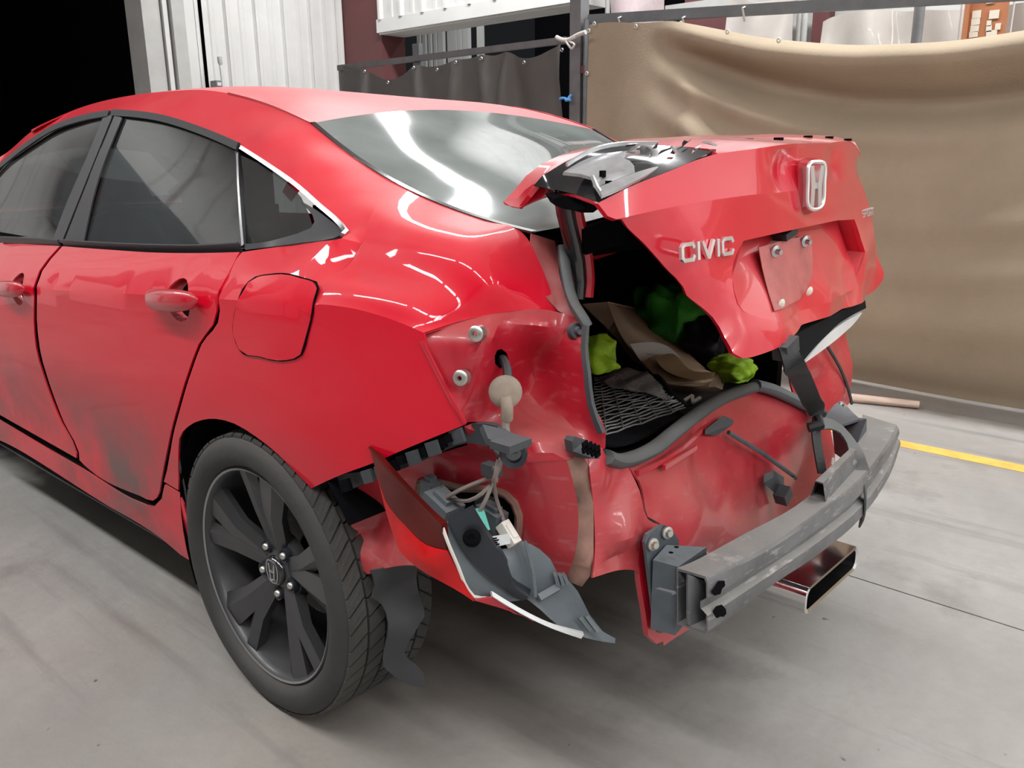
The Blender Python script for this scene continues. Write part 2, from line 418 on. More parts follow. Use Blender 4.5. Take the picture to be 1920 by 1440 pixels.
def flat_tris(loop):
    nrm = Vector((0, 0, 0)); n = len(loop); c = sum(loop, Vector((0, 0, 0)))/n
    for i in range(n): nrm += (loop[i]-c).cross(loop[(i+1) % n]-c)
    u, v, w = frame(nrm); p2 = [Vector(((p-c).dot(u), (p-c).dot(v))) for p in loop]
    r = delaunay_2d_cdt(p2, [(i, (i+1) % n) for i in range(n)], [list(range(n))], 1, 1e-7)
    if len(r[0]) != n: return [tuple(range(n))], w
    return [tuple(r[3][i][0] for i in f) for f in r[2]], w
def empty(name, loc=(0,0,0)):
    o = bpy.data.objects.new(name, None); COL.objects.link(o); o.location = loc; o.empty_display_size = .2; return o
def tag(o, label, cat, group=None):
    o['label'] = label; o['category'] = cat
    if group: o['group'] = group
    return o
def structure(o, label=None):
    o['kind'] = 'structure'
    if label: o['label'] = label
    return o
def mir(L): return [(p[0], -p[1], *p[2:]) for p in L]
def copyo(o, parent=None, loc=None):
    c = o.copy(); COL.objects.link(c)
    if parent is not None: c.parent = parent
    if loc is not None: c.location = loc
    return c
def body_zc(x):
    # height of the shoulder crease along the flank
    x1 = max(0.0, x - 0.3)
    return 0.9315 + 0.072*x - 0.004*x*x - 0.85*x1*x1
def body_y(x, z):
    # outer skin of the left flank: distance from the centre line at a length x and a height z
    zc = body_zc(x); hc = 0.902 - 0.28*max(0.0, x - 0.1)**2
    v = zc - z
    T = ((-0.14,.118),(-0.12,.098),(-0.09,.066),(-0.05,.030),(-0.02,.008),(0,0),(.1,.003),(.2,.008),(.3,.018),(.38,.029),(.45,.033),(.51,.030),(.57,.034),(.65,.045),(.75,.068))
    if v <= T[0][0]: return -(hc - T[0][1])
    for (a, p), (b, q) in zip(T, T[1:]):
        if v <= b:
            return -(hc - p - (q-p)*(v-a)/(b-a))
    return -(hc - T[-1][1])


# ------------------------------------------------------------------ the hall
X0, X1, Y0, Y1 = -6.0, 10.0, -7.5, 4.6
fl = B().box((2, -1.0, -.2), (20, 18, .3)).build('floor', 'void_black', None, smooth=False)
structure(fl, 'grey stained concrete floor of the hall')
for ya, yb in ((-9.5, .574), (.580, 8.0)):
    B().box((1.5, (ya+yb)/2, -.03), (19, yb-ya, .06)).build('slab', 'concrete', fl, smooth=False)
B().box((3.0, 1.875, .0008), (14, .085, .0016)).build('painted_line', 'paint_yellow', fl, smooth=False)

def rib_panel(a, b, z0, z1, out, d=.028, minor=2):
    # one ribbed cladding sheet from a to b (plan points): seam rib at its start, shallow ribs between
    a, b, o = Vector((*a, 0)), Vector((*b, 0)), Vector((*out, 0)); w = (b-a).length; t = (b-a)/w
    pr = [(0, d), (.03, d), (.055, 0)]
    for k in range(minor):
        c = w*(k+1)/(minor+1)+.02; pr += [(c-.03, 0), (c-.018, d*.35), (c+.018, d*.35), (c+.03, 0)]
    pr += [(w-.012, 0), (w, d*.9)]
    q = [a+t*x+o*y for x, y in pr]; n = len(q); vs = [(p.x, p.y, z0) for p in q]+[(p.x, p.y, z1) for p in q]
    return B().add(vs, [(i, i+1, i+1+n, i+n) for i in range(n-1)])

wf = B().box((X0-.12, (2.23+3.98)/2, 2.8), (.1, 3.98-2.23, 5.6)).box((X0-.12, -4.1, 2.8), (.1, 7., 5.6)).box((X0-.12, .6, 5.0), (.1, 2.6, 1.2)).build('wall_front', 'wall_plain', None, smooth=False)
structure(wf, 'white ribbed metal wall beside the dark doorway')
yy = 2.36; k = 0
while yy < 3.93:
    rib_panel((X0, yy), (X0, min(yy+.305, 3.97)), 0, 5.6, (1, 0), d=.035, minor=1).build('wall_panel', 'wall_white', wf, smooth=False); yy += .305
yy = -7.4
while yy < -.9:
    rib_panel((X0, yy), (X0, yy+.305), 0, 5.6, (1, 0), minor=1).build('wall_panel', 'wall_white', wf, smooth=False); yy += .305
B().box((X0+.1, -3.6, 2.8), (.3, .5, 5.6)).build('column', 'maroon_paint', wf, smooth=False)
B().box((X0+.06, -2.4, 2.6), (.1, 1.0, 1.2)).build('vent_panel', 'bracket_steel', wf, smooth=False)
# edge trims of the doorway
for name, ya, yb, xd, m in (('door_jamb', 1.85, 1.99, .10, 'frame_grey'), ('door_stop', 2.0, 2.045, .02, 'frame_grey'), ('door_stop', 2.06, 2.10, .05, 'wall_white'), ('door_guide', 2.12, 2.235, .09, 'frame_grey'), ('door_guide', 2.25, 2.36, .03, 'wall_white')):
    B().box((X0-.1+xd/2, (ya+yb)/2, 2.2), (xd+.2, yb-ya, 4.4)).build(name, m, wf, smooth=False)
# the unlit room beyond the doorway
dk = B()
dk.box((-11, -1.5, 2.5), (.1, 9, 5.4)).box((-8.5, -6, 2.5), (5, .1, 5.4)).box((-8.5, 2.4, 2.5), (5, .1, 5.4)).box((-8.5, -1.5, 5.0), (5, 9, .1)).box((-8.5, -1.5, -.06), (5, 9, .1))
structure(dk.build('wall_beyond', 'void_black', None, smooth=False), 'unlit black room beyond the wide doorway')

# corner column
co = B().box((-5.69, 4.13, 2.8), (.62, .3, 5.6)); 
structure(co.build('trim_1', 'maroon_paint', None, smooth=False), 'maroon steel corner column beside the white wall')
# raised side cladding over the opening
ws = B().box((-4.15, 4.12, 2.39), (2.5, .3, .10)).box((-4.15, 4.2, 4.), (2.5, .08, 3.2)).build('wall_side', 'wall_white', None, smooth=False)
structure(ws, 'white ribbed cladding hanging over the opening behind the dark tarp')
B().box((-4.15, 3.955, 2.415), (2.5, .03, .12)).build('edge_trim', 'wall_white', ws, smooth=False)
xx = -5.36
while xx < -2.95:
    rib_panel((xx, 3.955), (min(xx+.305, -2.9), 3.955), 2.47, 5.6, (0, -1), minor=1).build('wall_panel', 'wall_white', ws, smooth=False); xx += .305
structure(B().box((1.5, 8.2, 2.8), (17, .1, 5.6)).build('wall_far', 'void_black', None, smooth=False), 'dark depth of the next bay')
wb = B().box((-8.4, 7.9, 1.2), (2.6, .1, 2.4)).build('wall_inner', 'bracket_steel', None, smooth=False)
structure(wb, 'inner wall of white strips seen under the raised cladding')
for pts in ([(-8.768,7.5,3.149),(-8.696,7.5,3.142)], [(-8.649,7.5,3.137),(-8.578,7.5,3.13)], [(-8.52,7.5,3.124),(-8.461,7.5,3.118)], [(-8.404,7.5,3.112),(-8.346,7.5,3.106)], [(-8.312,7.5,3.103),(-8.198,7.5,3.091)], [(-8.108,7.5,3.082),(-7.919,7.5,3.062)], [(-7.897,7.5,3.06),(-7.821,7.5,3.052)], [(-7.788,7.5,3.049),(-7.67,7.5,3.037)], [(-7.5,7.5,3.02),(-7.406,7.5,3.01)]):
    a, b = pts[0][0], pts[1][0]
    B().box(((a+b)/2, 7.5, 2.0), (abs(b-a), .06, 4.)).build('wall_strip', 'wall_white', wb, smooth=False)
a, b = [(-8.683,7.4,2.684),(-7.781,7.4,2.554)]
B().box(((a[0]+b[0])/2, 7.42, 1.6), (b[0]-a[0], .05, 1.3)).build('low_panel', 'wall_plain', wb, smooth=False)

# wall behind the tan tarp, with columns and a light beam
wr = B().box((4.1, 4.75, 2.8), (12.2, .1, 5.6)).build('wall_right', 'wall_plain', None, smooth=False)
structure(wr, 'plain wall of the bay behind the tan tarp')
a, b = [(-2.209,4.4,2.285),(-1.077,4.4,2.199)]
B().box(((a[0]+b[0])/2, 4.45, (a[2]+b[2])/2+.02), (b[0]-a[0]+.4, .12, .10)).build('beam', 'frame_grey', wr, smooth=False)
for pa, d in (([(-2.239,4.4,2.22),(-1.876,4.4,2.182)], .2), ([(-1.223,4.4,2.043),(-1.115,4.4,2.032)], .12)):
    a, b = pa[0][0], pa[1][0]
    B().box(((a+b)/2, 4.5, 1.8), (abs(b-a), d, 3.6)).build('column', 'maroon_paint', wr, smooth=False)
for u in [(-2.899,4.3,2.32),(-1.423,4.3,2.018),(-1.379,4.3,2.014),(-1.206,4.2,1.989),(-1.172,4.2,1.986)]:
    B().tube([(u[0], u[1], 0), (u[0], u[1], 3.2)], .022, 10).build('conduit', 'frame_grey', wr)
structure(B().box((1.5, Y0-.05, 2.8), (16, .1, 5.6)).build('wall_left', 'wall_plain', None, smooth=False), 'plain wall on the near side of the hall')
wl = bpy.data.objects['wall_left']
for cx, w_, m in ((-3.4, .6, 'maroon_paint'), (.9, .6, 'maroon_paint'), (-1.3, 2.4, 'void_black'), (4.8, 3.0, 'void_black')):
    B().box((cx, Y0+.05, 1.6 if 'void' in m else 2.8), (w_, .2, 3.2 if 'void' in m else 5.6)).build('column' if 'maroon' in m else 'doorway', m, wl, smooth=False)
structure(B().box((X1+.05, -1.5, 2.8), (.1, 13, 5.6)).build('wall_back', 'wall_plain', None, smooth=False), 'plain wall behind the viewer')
ce = B().box((1.5, .2, CEIL+.05), (17, 17, .1)).build('ceiling', 'ceiling_white', None, smooth=False)
structure(ce, 'white insulated ceiling of the hall')
base = None
for lx, ly in LAMPS:
    if base is None:
        base = B().hexa([(-1.2,-.17,-.34),(1.2,-.17,-.34),(1.2,.17,-.34),(-1.2,.17,-.34),(-1.2,-.08,-.24),(1.2,-.08,-.24),(1.2,.08,-.24),(-1.2,.08,-.24)]).bar((-.8,0,-.26),(-.8,0,0),.02,.02,(1,0,0)).bar((.8,0,-.26),(.8,0,0),.02,.02,(1,0,0)).build('lamp_housing', 'lamp_white', ce, smooth=False); o = base
    else: o = copyo(base, ce)
    o.location = (lx, ly, CEIL)

# ------------------------------------------------------------------ curtain frames, tarps and what hangs behind them
def drape(name, top, bot, nz, disp, m, parent=None, th=.003, step=.03, **kw):
    # hanging cloth between a top edge and a bottom edge; disp(s, t) pushes it out of plane
    tp = spl(top, step); n = len(tp); bt = [Vector(bot[0]).lerp(Vector(bot[1]), i/(n-1)) for i in range(n)]; vs = []
    for j in range(nz+1):
        t = (j/nz)
        for i in range(n):
            p = Vector(tp[i]).lerp(bt[i], t); d = disp(p.x, t, i/(n-1)); vs.append((p.x, p.y+d, p.z))
    k = len(vs); fs = [(j*n+i, j*n+i+1, (j+1)*n+i+1, (j+1)*n+i) for j in range(nz) for i in range(n-1)]
    b = B().add(vs, fs).add([(x, y+th, z) for x, y, z in vs], [f[::-1] for f in fs])
    return b.build(name, m, parent, ang=180, merge=0)
def bell(x, c, w): return math.exp(-((x-c)/w)**2)
def eyelet(c, r, parent, ax=(0,-1,0), m='chrome_dull'):
    return B().lathe([(r*.45, 0), (r*.5, .004), (r*.8, .006), (r, .002), (r, 0)], c, ax, 14).build('eyelet', m, parent)

post = empty('fence_post', (-2.0, 2.78, 0)); tag(post, 'tall square grey steel post between the dark tarp and the tan tarp', 'post')
B().box((0, 0, 1.9), (.085, .085, 3.8)).build('column', 'post_grey', post, smooth=False)
B().box((.075, -.01, 1.0), (.012, .07, 2.0)).box((.095, .02, 1.0), (.05, .012, 2.0)).box((.055, .02, 1.0), (.03, .012, 2.0)).build('channel', 'rail_grey', post, smooth=False)
B().box((0, 0, .006), (.2, .2, .012)).build('base_plate', 'post_grey', post, smooth=False)
B().box((.07, -.05, 1.71), (.022, .012, .045)).build('red_sticker', 'maroon_paint', post, smooth=False)['label'] = 'faded red sticker'
bo = B().lathe([(.0, .018), (.010, .018), (.016, .008), (.016, 0)], (.03, -.044, 1.32), (0, -1, 0), 10).build('bolt', 'steel_zinc', post)

fr = empty('tarp_rail', (-3.2, 2.75, 0)); tag(fr, 'grey tube rail on a leg holding the dark grey tarp', 'curtain rail')
B().bar((-1.25, 0, 1.895), (1.13, 0, 1.895), .04, .04).build('rail', 'post_grey', fr, smooth=False)
B().bar((-.31, .02, 0), (-.31, .02, 2.0), .07, .04, (0, 1, 0)).build('leg', 'rail_grey', fr, smooth=False)
B().bar((-1.22, 0, 0), (-1.22, 0, 1.88), .035, .035, (0, 1, 0)).build('leg', 'post_grey', fr, smooth=False)

dt = empty('dark_tarp', (-3.2, 2.72, 0)); tag(dt, 'dark grey tarp with a sagging top edge hung between rail and post', 'tarp')
top = [(-4.357,2.72,1.901),(-4.228,2.72,1.872),(-4.107,2.72,1.863),(-3.978,2.72,1.815),(-3.802,2.72,1.761),(-3.632,2.72,1.785),(-3.478,2.72,1.846),(-3.362,2.72,1.826),(-3.219,2.72,1.824),(-3.042,2.72,1.85),(-2.92,2.72,1.848),(-2.79,2.72,1.862),(-2.689,2.72,1.85),(-2.576,2.72,1.865),(-2.471,2.72,1.823),(-2.377,2.72,1.809),(-2.285,2.72,1.818),(-2.195,2.72,1.843),(-2.085,2.72,1.872)]
att = [(-4.074,2.72,1.857),(-3.478,2.72,1.846),(-3.042,2.72,1.85),(-2.79,2.72,1.862),(-2.576,2.72,1.865),(-2.085,2.72,1.872)]
def dd(x, t, s):
    d = 0
    for i, a in enumerate(att):
        w = .05+.30*t; d -= .07*bell(x, a[0]+(.25 if i % 2 else -.2)*t, w*.5)*math.exp(-t*1.2)*min(1, t*6+.3)
    d += .02*math.sin(x*9+t*3)*min(1, t*3) + .05*bell(x, -2.55+.4*t, .12)*bell(t, .15, .2)
    return d
top_l = [(p[0]+3.2, p[1]-2.72, p[2]) for p in top]
def dd2(x, t, s): return dd(x-3.2, t, s)
drape('cloth', top_l, ((top_l[0][0], 0, .05), (top_l[-1][0]+.06, 0, .05)), 26, dd2, 'tarp_grey', dt)
for q in [(-4.055,2.71,1.851),(-3.467,2.7,1.836),(-3.022,2.7,1.84),(-2.771,2.7,1.845),(-3.216,2.7,1.804),(-2.392,2.71,1.793),(-2.073,2.71,1.845),(-3.778,2.71,1.752)]:
    eyelet((q[0]+3.2, q[1]-2.72-.012, q[2]-.012), .013, dt)

rp = B().tube(spl([(-2.109,2.69,1.91),(-1.994,2.66,1.881),(-1.923,2.66,1.902),(-1.858,2.66,1.914)], .02), .014, 8).tube(spl([(-2.016,2.66,1.892),(-1.974,2.64,1.847),(-1.948,2.64,1.826),(-1.928,2.64,1.846),(-1.974,2.65,1.872),(-1.928,2.65,1.89)], .012), .007, 6)
tag(rp.build('cloth_tie', 'rope_white', None), 'white cloth strip knotted around rail end at the post', 'tie')
zt = B().tube(spl([(-2.089,2.7,1.539),(-2.046,2.69,1.543),(-2.028,2.7,1.536),(-2.019,2.71,1.552),(-2.014,2.72,1.562)], .01), .009, 6).tube([(-2.037,2.69,1.53),(-2.002,2.7,1.532)], .010, 6)
tag(zt.build('zip_tie', 'tie_blue', None), 'small blue plastic tie fastening dark tarp to the post', 'tie')

tr_ = empty('tarp_rail', (-1.9, 2.80, 0)); tag(tr_, 'long grey tube rail above the tan tarp', 'curtain rail')
ra, rb = [(-1.933,2.8,2.005),(.252,2.8,1.877)]; ra = Vector(ra); rb = Vector(rb); rc = ra+(rb-ra)*2.3; o3 = Vector((-1.9, 2.8, 0))
B().bar(ra-o3, rc-o3, .05, .055).build('rail', 'rail_grey', tr_, smooth=False)
B().bar((rc.x+1.9, 0, 0), (rc.x+1.9, 0, rc.z), .05, .05, (0, 1, 0)).build('leg', 'rail_grey', tr_, smooth=False)
q = (-.13,3.3,1.86); 
B().tube([(q[0]+1.9, q[1]-2.8, 0), (q[0]+1.9, q[1]-2.8, 2.6)], .028, 12).build('leg', 'post_grey', tr_)

tt = empty('tan_tarp', (-1.9, 2.75, 0)); tag(tt, 'large tan canvas tarp sagging in broad swags', 'tarp')
top = [(p[0]+1.9, p[1]-2.75, p[2]) for p in [(-1.899,2.75,1.969),(-1.777,2.75,1.969),(-1.525,2.75,1.94),(-1.27,2.75,1.92),(-1.165,2.75,1.896),(-.93,2.75,1.837),(-.708,2.75,1.781),(-.47,2.75,1.737),(-.195,2.75,1.698),(.009,2.75,1.686),(.246,2.75,1.679),(.4,2.75,1.686),(.505,2.75,1.694)]]+[(3.2, 0, 1.72), (4.6, 0, 1.70), (6., 0, 1.62)]
def td(x, t, s):
    # x from the post; broad swags hung from (.65, top) and from the right
    sag = lambda dep, x0=.62, x1=3.4: dep*max(0., 1-((x-(x0+x1)/2)/((x1-x0)/2))**2)
    on = min(1, max(0, (x-.45)/.35))
    d = 0
    r = t - sag(.02)
    d += -.14*on*bell(t, .035, .05) + .13*on*bell(t, .035+.03+sag(.10, .5, 3.6), .045)   # rolled top edge and the hollow below it
    for k, (c, dep, wd, am) in enumerate(((.10, .16, .045, .05), (.20, .18, .05, .045), (.30, .20, .05, .05), (.42, .22, .06, .04), (.56, .22, .08, .05), (.72, .2, .09, .04))):
        d -= 1.5*am*on*bell(t, c+sag(dep, .4-.1*k, 3.8), wd)*(.6+.4*math.sin(x*1.7+k))
    d -= .03*bell(x, .75+.45*t, .10)*bell(t, .35, .25)+.022*bell(x, .66+.7*t, .08)*bell(t, .26, .18)
    d -= .17*math.sin(math.pi*min(1, t*1.02))*min(1, max(.3, x/.6))
    d += .03*math.sin(x*3.1+1+2*t)*min(1, t*2) - .06*bell(t, .75, .2)*bell(x, 2.8, .7)
    return d
drape('canvas', top, ((0.02, 0, .015), (6., 0, .015)), 64, td, 'tarp_tan', tt, step=.035)
for q in [(-1.887,2.74,1.93),(-1.846,2.74,1.966),(-1.54,2.74,1.921),(-1.229,2.73,1.906),(-.871,2.62,1.817),(-.568,2.6,1.746),(-1.891,2.73,1.682)]:
    eyelet((q[0]+1.9, q[1]-2.75-.01, q[2]), .013, tt, m='rope_white')
for q in [(-1.686,2.76,1.973),(-1.242,2.76,1.927),(-.872,2.76,1.937)]:
    B().tube([(q[0]+1.9, q[1]-2.75+.03, q[2]-.05), (q[0]+1.91, q[1]-2.75-.02, q[2]+.01), (q[0]+1.9, q[1]-2.75+.05, q[2]+.03)], .006, 6).build('hook', 'rope_white', tt)

# plastic sheets hung on the wall behind
def folds(seed, a):
    r = random.Random(seed); fs = [(r.uniform(3, 16), r.uniform(0, 6), r.uniform(-3, 3)) for _ in range(5)]
    return lambda x, t, s: sum(a/(1+k)*math.sin(f*x*1.5+p+g*t*2) for k, (f, p, g) in enumerate(fs))
for nm, tp, bz, sd, m, lab in (
    ('plastic_sheet', [(-2.668,4.05,2.571),(-2.213,4.05,2.544)], 1.5, 3, 'sheet_pink', 'pinkish plastic sheet bunched beside the white conduit'),
    ('plastic_sheet', [(-1.729,4.1,2.311),(-1.447,4.08,2.192),(-1.168,4.08,2.271)], 1.4, 5, 'sheet_plastic', 'narrow milky plastic sheet between the two maroon columns'),
    ('plastic_sheet', [(-1.01,4.1,2.027),(-.871,4.1,2.055),(-.667,4.1,2.055),(-.407,4.1,2.026),(-.163,4.1,2.005),(.065,4.1,2.003),(.282,4.1,1.992)], 1.2, 9, 'sheet_plastic', 'wide milky plastic sheet behind the tan tarp')):
    drape(nm, tp, ((tp[0][0], tp[0][1], bz), (tp[-1][0], tp[-1][1], bz)), 20, folds(sd, .035), m, None, step=.02)
    o = COL.objects[-1]; tag(o, lab, 'sheet', 'plastic sheets behind the tan tarp')
bd = empty('notice_board', (.051,3.9,1.843)[:2]+(0,)); tag(bd, 'orange upright board with small paper notes above the tan tarp', 'board')
bx = Vector(bd.location); e = [(-.049,3.9,1.909),(.143,3.9,1.89)]; w_ = e[1][0]-e[0][0]
B().box((0, 0, 1.25), (w_, .02, 2.5)).build('panel', 'board_orange', bd, smooth=False)
B().box((-w_/2-.012, -.02, 1.25), (.022, .05, 2.5)).build('edge', 'board_orange', bd, smooth=False)
for qa, qb in zip([(-.019,3.88,1.941),(-.02,3.88,1.902),(-.021,3.88,1.865),(-.023,3.88,1.834),(.072,3.88,1.931),(.051,3.88,1.886),(.054,3.88,1.858),(.099,3.88,1.865),(.071,3.88,1.828),(.044,3.88,2.006)], ((.045,.04),(.045,.035),(.045,.035),(.045,.03),(.05,.045),(.024,.03),(.028,.034),(.028,.034),(.055,.04),(.04,.03))):
    B().box((qa[0]-bx.x+.01, qa[1]-bx.y+.006, qa[2]), (qb[0], .004, qb[1]), Matrix.Rotation(R(random.uniform(-4, 4)), 3, 'Y')).build('note', 'note_paper', bd, smooth=False)
for u, lab in (((-.138,4,1.928), 'thin white cord hanging left of the orange board'), ((.139,4,1.928), 'thin white cord hanging right of the orange board')):
    tag(B().tube([(u[0], u[1], .9), (u[0]+.01, u[1], 2.0), (u[0], u[1], 2.9)], .006, 6).build('cord', 'rope_white', None), lab, 'cord')

# things by the far white wall
pl = empty('marker_pole', (-5.7,2.41,1.907)[:2]+(0,)); tag(pl, 'thin white pole with a grey cap leaning by the white wall', 'pole')
zt_ = (-5.7,2.42,2.005)[2]
B().tube([(.0, .10, 0), (0, 0, zt_)], [.03, .014], 10).build('shaft', 'white_plastic', pl)
B().lathe([(0, .05), (.02, .05), (.022, 0), (.014, -.02)], (0, 0, zt_), (0, -.06, 1), 12).build('cap', 'frame_grey', pl)
eb = empty('wall_box', (-5.9,2.48,1.81)); tag(eb, 'small blue grey box fixed low on the white wall behind the pole', 'box')
B().box((0, 0, -.03), (.1, .085, .18)).build('case', 'rail_grey', eb, smooth=False)
B().box((.053, 0, .03), (.01, .07, .03)).box((.053, 0, -.06), (.01, .07, .05)).build('cover', 'white_plastic', eb, smooth=False)

# pale timber lying on the floor past the car
tb = B(); a, b = [(-.038,2.34,.02),(.342,2.453,.02)]; tb.tube([a, Vector(a).lerp(Vector(b), .5), b], [.03, .027, .024], 12, flat=.75)
o = tb.build('wood_post', 'wood_pale', None); tag(o, 'pale peeled wooden post lying on the floor beyond the car', 'post')

# ------------------------------------------------------------------ the car
car = empty('car', (0, 0, 0)); tag(car, 'red sedan with its tail smashed in and one rear wheel showing', 'car')
side = lambda x, z: -body_y(x, z)
def crease(xa, xb, step=.03):
    n = max(2, int(round(abs(xb-xa)/step))); q = [xa+(xb-xa)*i/n for i in range(n+1)]
    o = [(x, body_y(x, body_zc(x)), body_zc(x)) for x in q]; o[0] += (1,); o[-1] += (1,); return o
OUT = (0, -1, 0)
def flank(b, loop, lines=(), holes=(), h=.04, t=.004, m=0, off=0.):
    return b.sheet([(p[0], 0, *p[2:]) for p in loop], OUT, h, t, lines=[[(p[0], 0, p[2]) for p in l] for l in lines], holes=[[(p[0], 0, *p[2:]) for p in q] for q in holes], fn=lambda x, z: side(x, z)+off, axis=(0,-1,0), m=m)

# left rear quarter with the roof rail
xq = (-.027,-.9,.934)[0]; XE = .524
def catmull(P0, m):
    # smooth chain through a list of points, m steps between neighbours
    P0 = [np.array(p, float) for p in P0]; n = len(P0); o = []
    for i in range(n-1):
        p1, p2 = P0[i], P0[i+1]; p0 = P0[i-1] if i else 2*p1-p2; p3 = P0[i+2] if i+2 < n else 2*p2-p1
        for k in range(m):
            t = k/m; o.append(.5*(2*p1+(p2-p0)*t+(2*p0-5*p1+4*p2-p3)*t*t+(3*p1-p0-3*p2+p3)*t**3))
    return o+[P0[-1]]
def smooth_xyz(L0, d=3):
    A = np.array([p[:3] for p in L0]); fy, fz = np.polyfit(A[:, 0], A[:, 1], d), np.polyfit(A[:, 0], A[:, 2], d)
    return [(x, float(np.polyval(fy, x)), float(np.polyval(fz, x))) for x in np.linspace(A[0, 0], A[-1, 0], 12)]
q = B()
cr = crease(xq, .272)[:-1]+[tuple(map(float, p)) for p in catmull([(x, body_y(x, body_zc(x)), body_zc(x)) for x in (.272, .325, .385, .44, .48, .506, XE)], 5)]; cr[-1] += (1,)
flank(q, [(-.028,-.901,.906),(-.123,-.899,.823),(-.213,-.894,.724),(-.282,-.887,.644),(-.367,-.876,.544),(-.442,-.87,.432),(-.449,-.87,.422,1),(-.375,-.871,.419,1),(-.352,-.872,.506),(-.32,-.878,.566),(-.26,-.884,.609),(-.182,-.886,.642),(-.117,-.888,.658),(-.042,-.887,.663),(.037,-.886,.651),(.109,-.882,.629),(.16,-.877,.601),(.201,-.872,.577,1),(.3,-.87,.63),(.389,-.863,.673),(.468,-.854,.715),(.592,-.83,.779,1),(.573,-.837,.817),(.545,-.845,.865),(.528,-.85,.898)]+[cr[-1]]+cr[-2:0:-1]+[cr[0]], h=.035)
GLEFT = [(-.187,-.54,1.275),(-.067,-.55,1.22),(.047,-.555,1.171),(.236,-.575,1.117),(.372,-.59,1.092),(.481,-.605,1.076),(.549,-.61,1.068)]
GLEFT = smooth_xyz(GLEFT)
GROOVE = [(-.187,-.54,1.275),(-.368,-.54,1.326),(-.536,-.54,1.359),(-.659,-.545,1.374),(-.794,-.55,1.379),(-1.01,-.57,1.378),(-1.318,-.6,1.355),(-1.644,-.635,1.293),(-1.897,-.665,1.212)]+[(-2.1,-.72,1.17),(-2.35,-.77,1.03)]
WTOP = [(.221,-.765,1.063,1),(.192,-.755,1.076),(.1,-.735,1.109),(.002,-.715,1.145),(-.151,-.69,1.191),(-.303,-.665,1.23),(-.496,-.645,1.268),(-.73,-.635,1.307),(-1.015,-.635,1.333),(-1.228,-.64,1.323),(-1.416,-.65,1.302),(-1.608,-.67,1.253),(-1.83,-.69,1.185)]+[(-2.05,-.735,1.10),(-2.3,-.785,.98)]
# haunch between shoulder crease and rear window: lengthwise rows, then a smooth skin across them
h0 = [(x, body_y(x, body_zc(x)), body_zc(x)) for x in (.272, .325, .385, .44, .48, .506)]+[(XE, body_y(XE, body_zc(XE)), body_zc(XE))]
h3 = [(.278,-.768,1.0572), (.332,-.769,1.0545), (.391,-.769,1.051), (.468,-.766,1.044), (.528,-.757,1.030), (.566,-.733,.994), (.576,-.70,.945)]
gx = np.array([p[0] for p in GLEFT]); gat = lambda x: (x, float(np.interp(x, gx, [p[1] for p in GLEFT])), float(np.interp(x, gx, [p[2] for p in GLEFT])))
h5 = [gat(.13), gat(.22), gat(.31), gat(.42), gat(.51), (.556,-.612,1.03), (.60,-.605,.935)]
h1, h2, h4 = [], [], []
for k in range(7):
    a, c, d = np.array(h0[k]), np.array(h3[k]), np.array(h5[k]); f_ = [1, 1, 1, 1, .8, .4, 0][k]
    h1.append(a*.75+c*.25+np.array((0, -.005, .004))*f_); h2.append(a*.38+c*.62+np.array((0, .007, -.007))*f_)
    h4.append(c*.70+d*.30+np.array((0, -.006, .012))*f_)
h1[6], h2[6], h4[6] = np.array((.541,-.795,.936)), np.array((.558,-.745,.942)), np.array((.589,-.655,.942))
rowsL = [catmull(r, 5) for r in (h0, h1, h2, h3, h4, h5)]; nc = len(rowsL[0]); grid = []
for i in range(nc):
    col = [r[i] for r in rowsL]; w_ = min(1, max(0, (i/5-3.2)/1.6)); w_ = w_*w_*(3-2*w_)
    soft = catmull(col, 5); hard = catmull(col[:4], 5)[:-1]+catmull(col[3:], 5)
    grid.append([tuple(a*w_+c*(1-w_)) for a, c in zip(soft, hard)])
nr = len(grid[0])
q.add([p for c in grid for p in c], [(i*nr+j, (i+1)*nr+j, (i+1)*nr+j+1, i*nr+j+1) for i in range(nc-1) for j in range(nr-1)])
q.add([(p[0], p[1]+.004, p[2]-.003) for c in grid for p in c], [(i*nr+j, i*nr+j+1, (i+1)*nr+j+1, (i+1)*nr+j) for i in range(nc-1) for j in range(nr-1)])
front_cr = crease(xq, .272)
colA = [tuple(p) for p in grid[0]]
glF = [p for p in GLEFT if p[0] < .10]
loop = [front_cr[0]]+front_cr[1:]+colA[1:-1]+[colA[-1]+(1,)]+[tuple(p) for p in glF[::-1][:-1]]+[GROOVE[0]+(1,)]+GROOVE[1:-1]+[GROOVE[-1]+(1,), WTOP[-1]+(1,)]+WTOP[::-1][1:-1]+[WTOP[0]]+[(.251,-.8,1.058),(.148,-.815,1.043),(-.03,-.838,1.017,1),(-.034,-.843,1.011)]
inn = [(x, body_y(x, body_zc(x)+dz), body_zc(x)+dz) for x, dz in ((0., .025), (0., .05), (.08, .022), (.16, .02))]
for T_, G_ in ((WTOP[1], gat(.08)), (WTOP[2], gat(-.04)), (WTOP[3], GROOVE[0]), (WTOP[4], GROOVE[1])):
    inn += [tuple(np.array(T_[:3])*k+np.array(G_[:3])*(1-k)+np.array((0, -.006, .010))) for k in (.8, .6)]
inn += [tuple(grid[i][j]) for i in (1, 2, 4) for j in range(2, nr-1, 3)]
q.sheet(loop, (0, -.8, .6), .028, .004, inner=inn, lam=1e-4)
qo = q.build('quarter_panel', 'red_paint', car, ang=32)
qm = copyo(qo, car); qm.scale = (1, -1, 1)

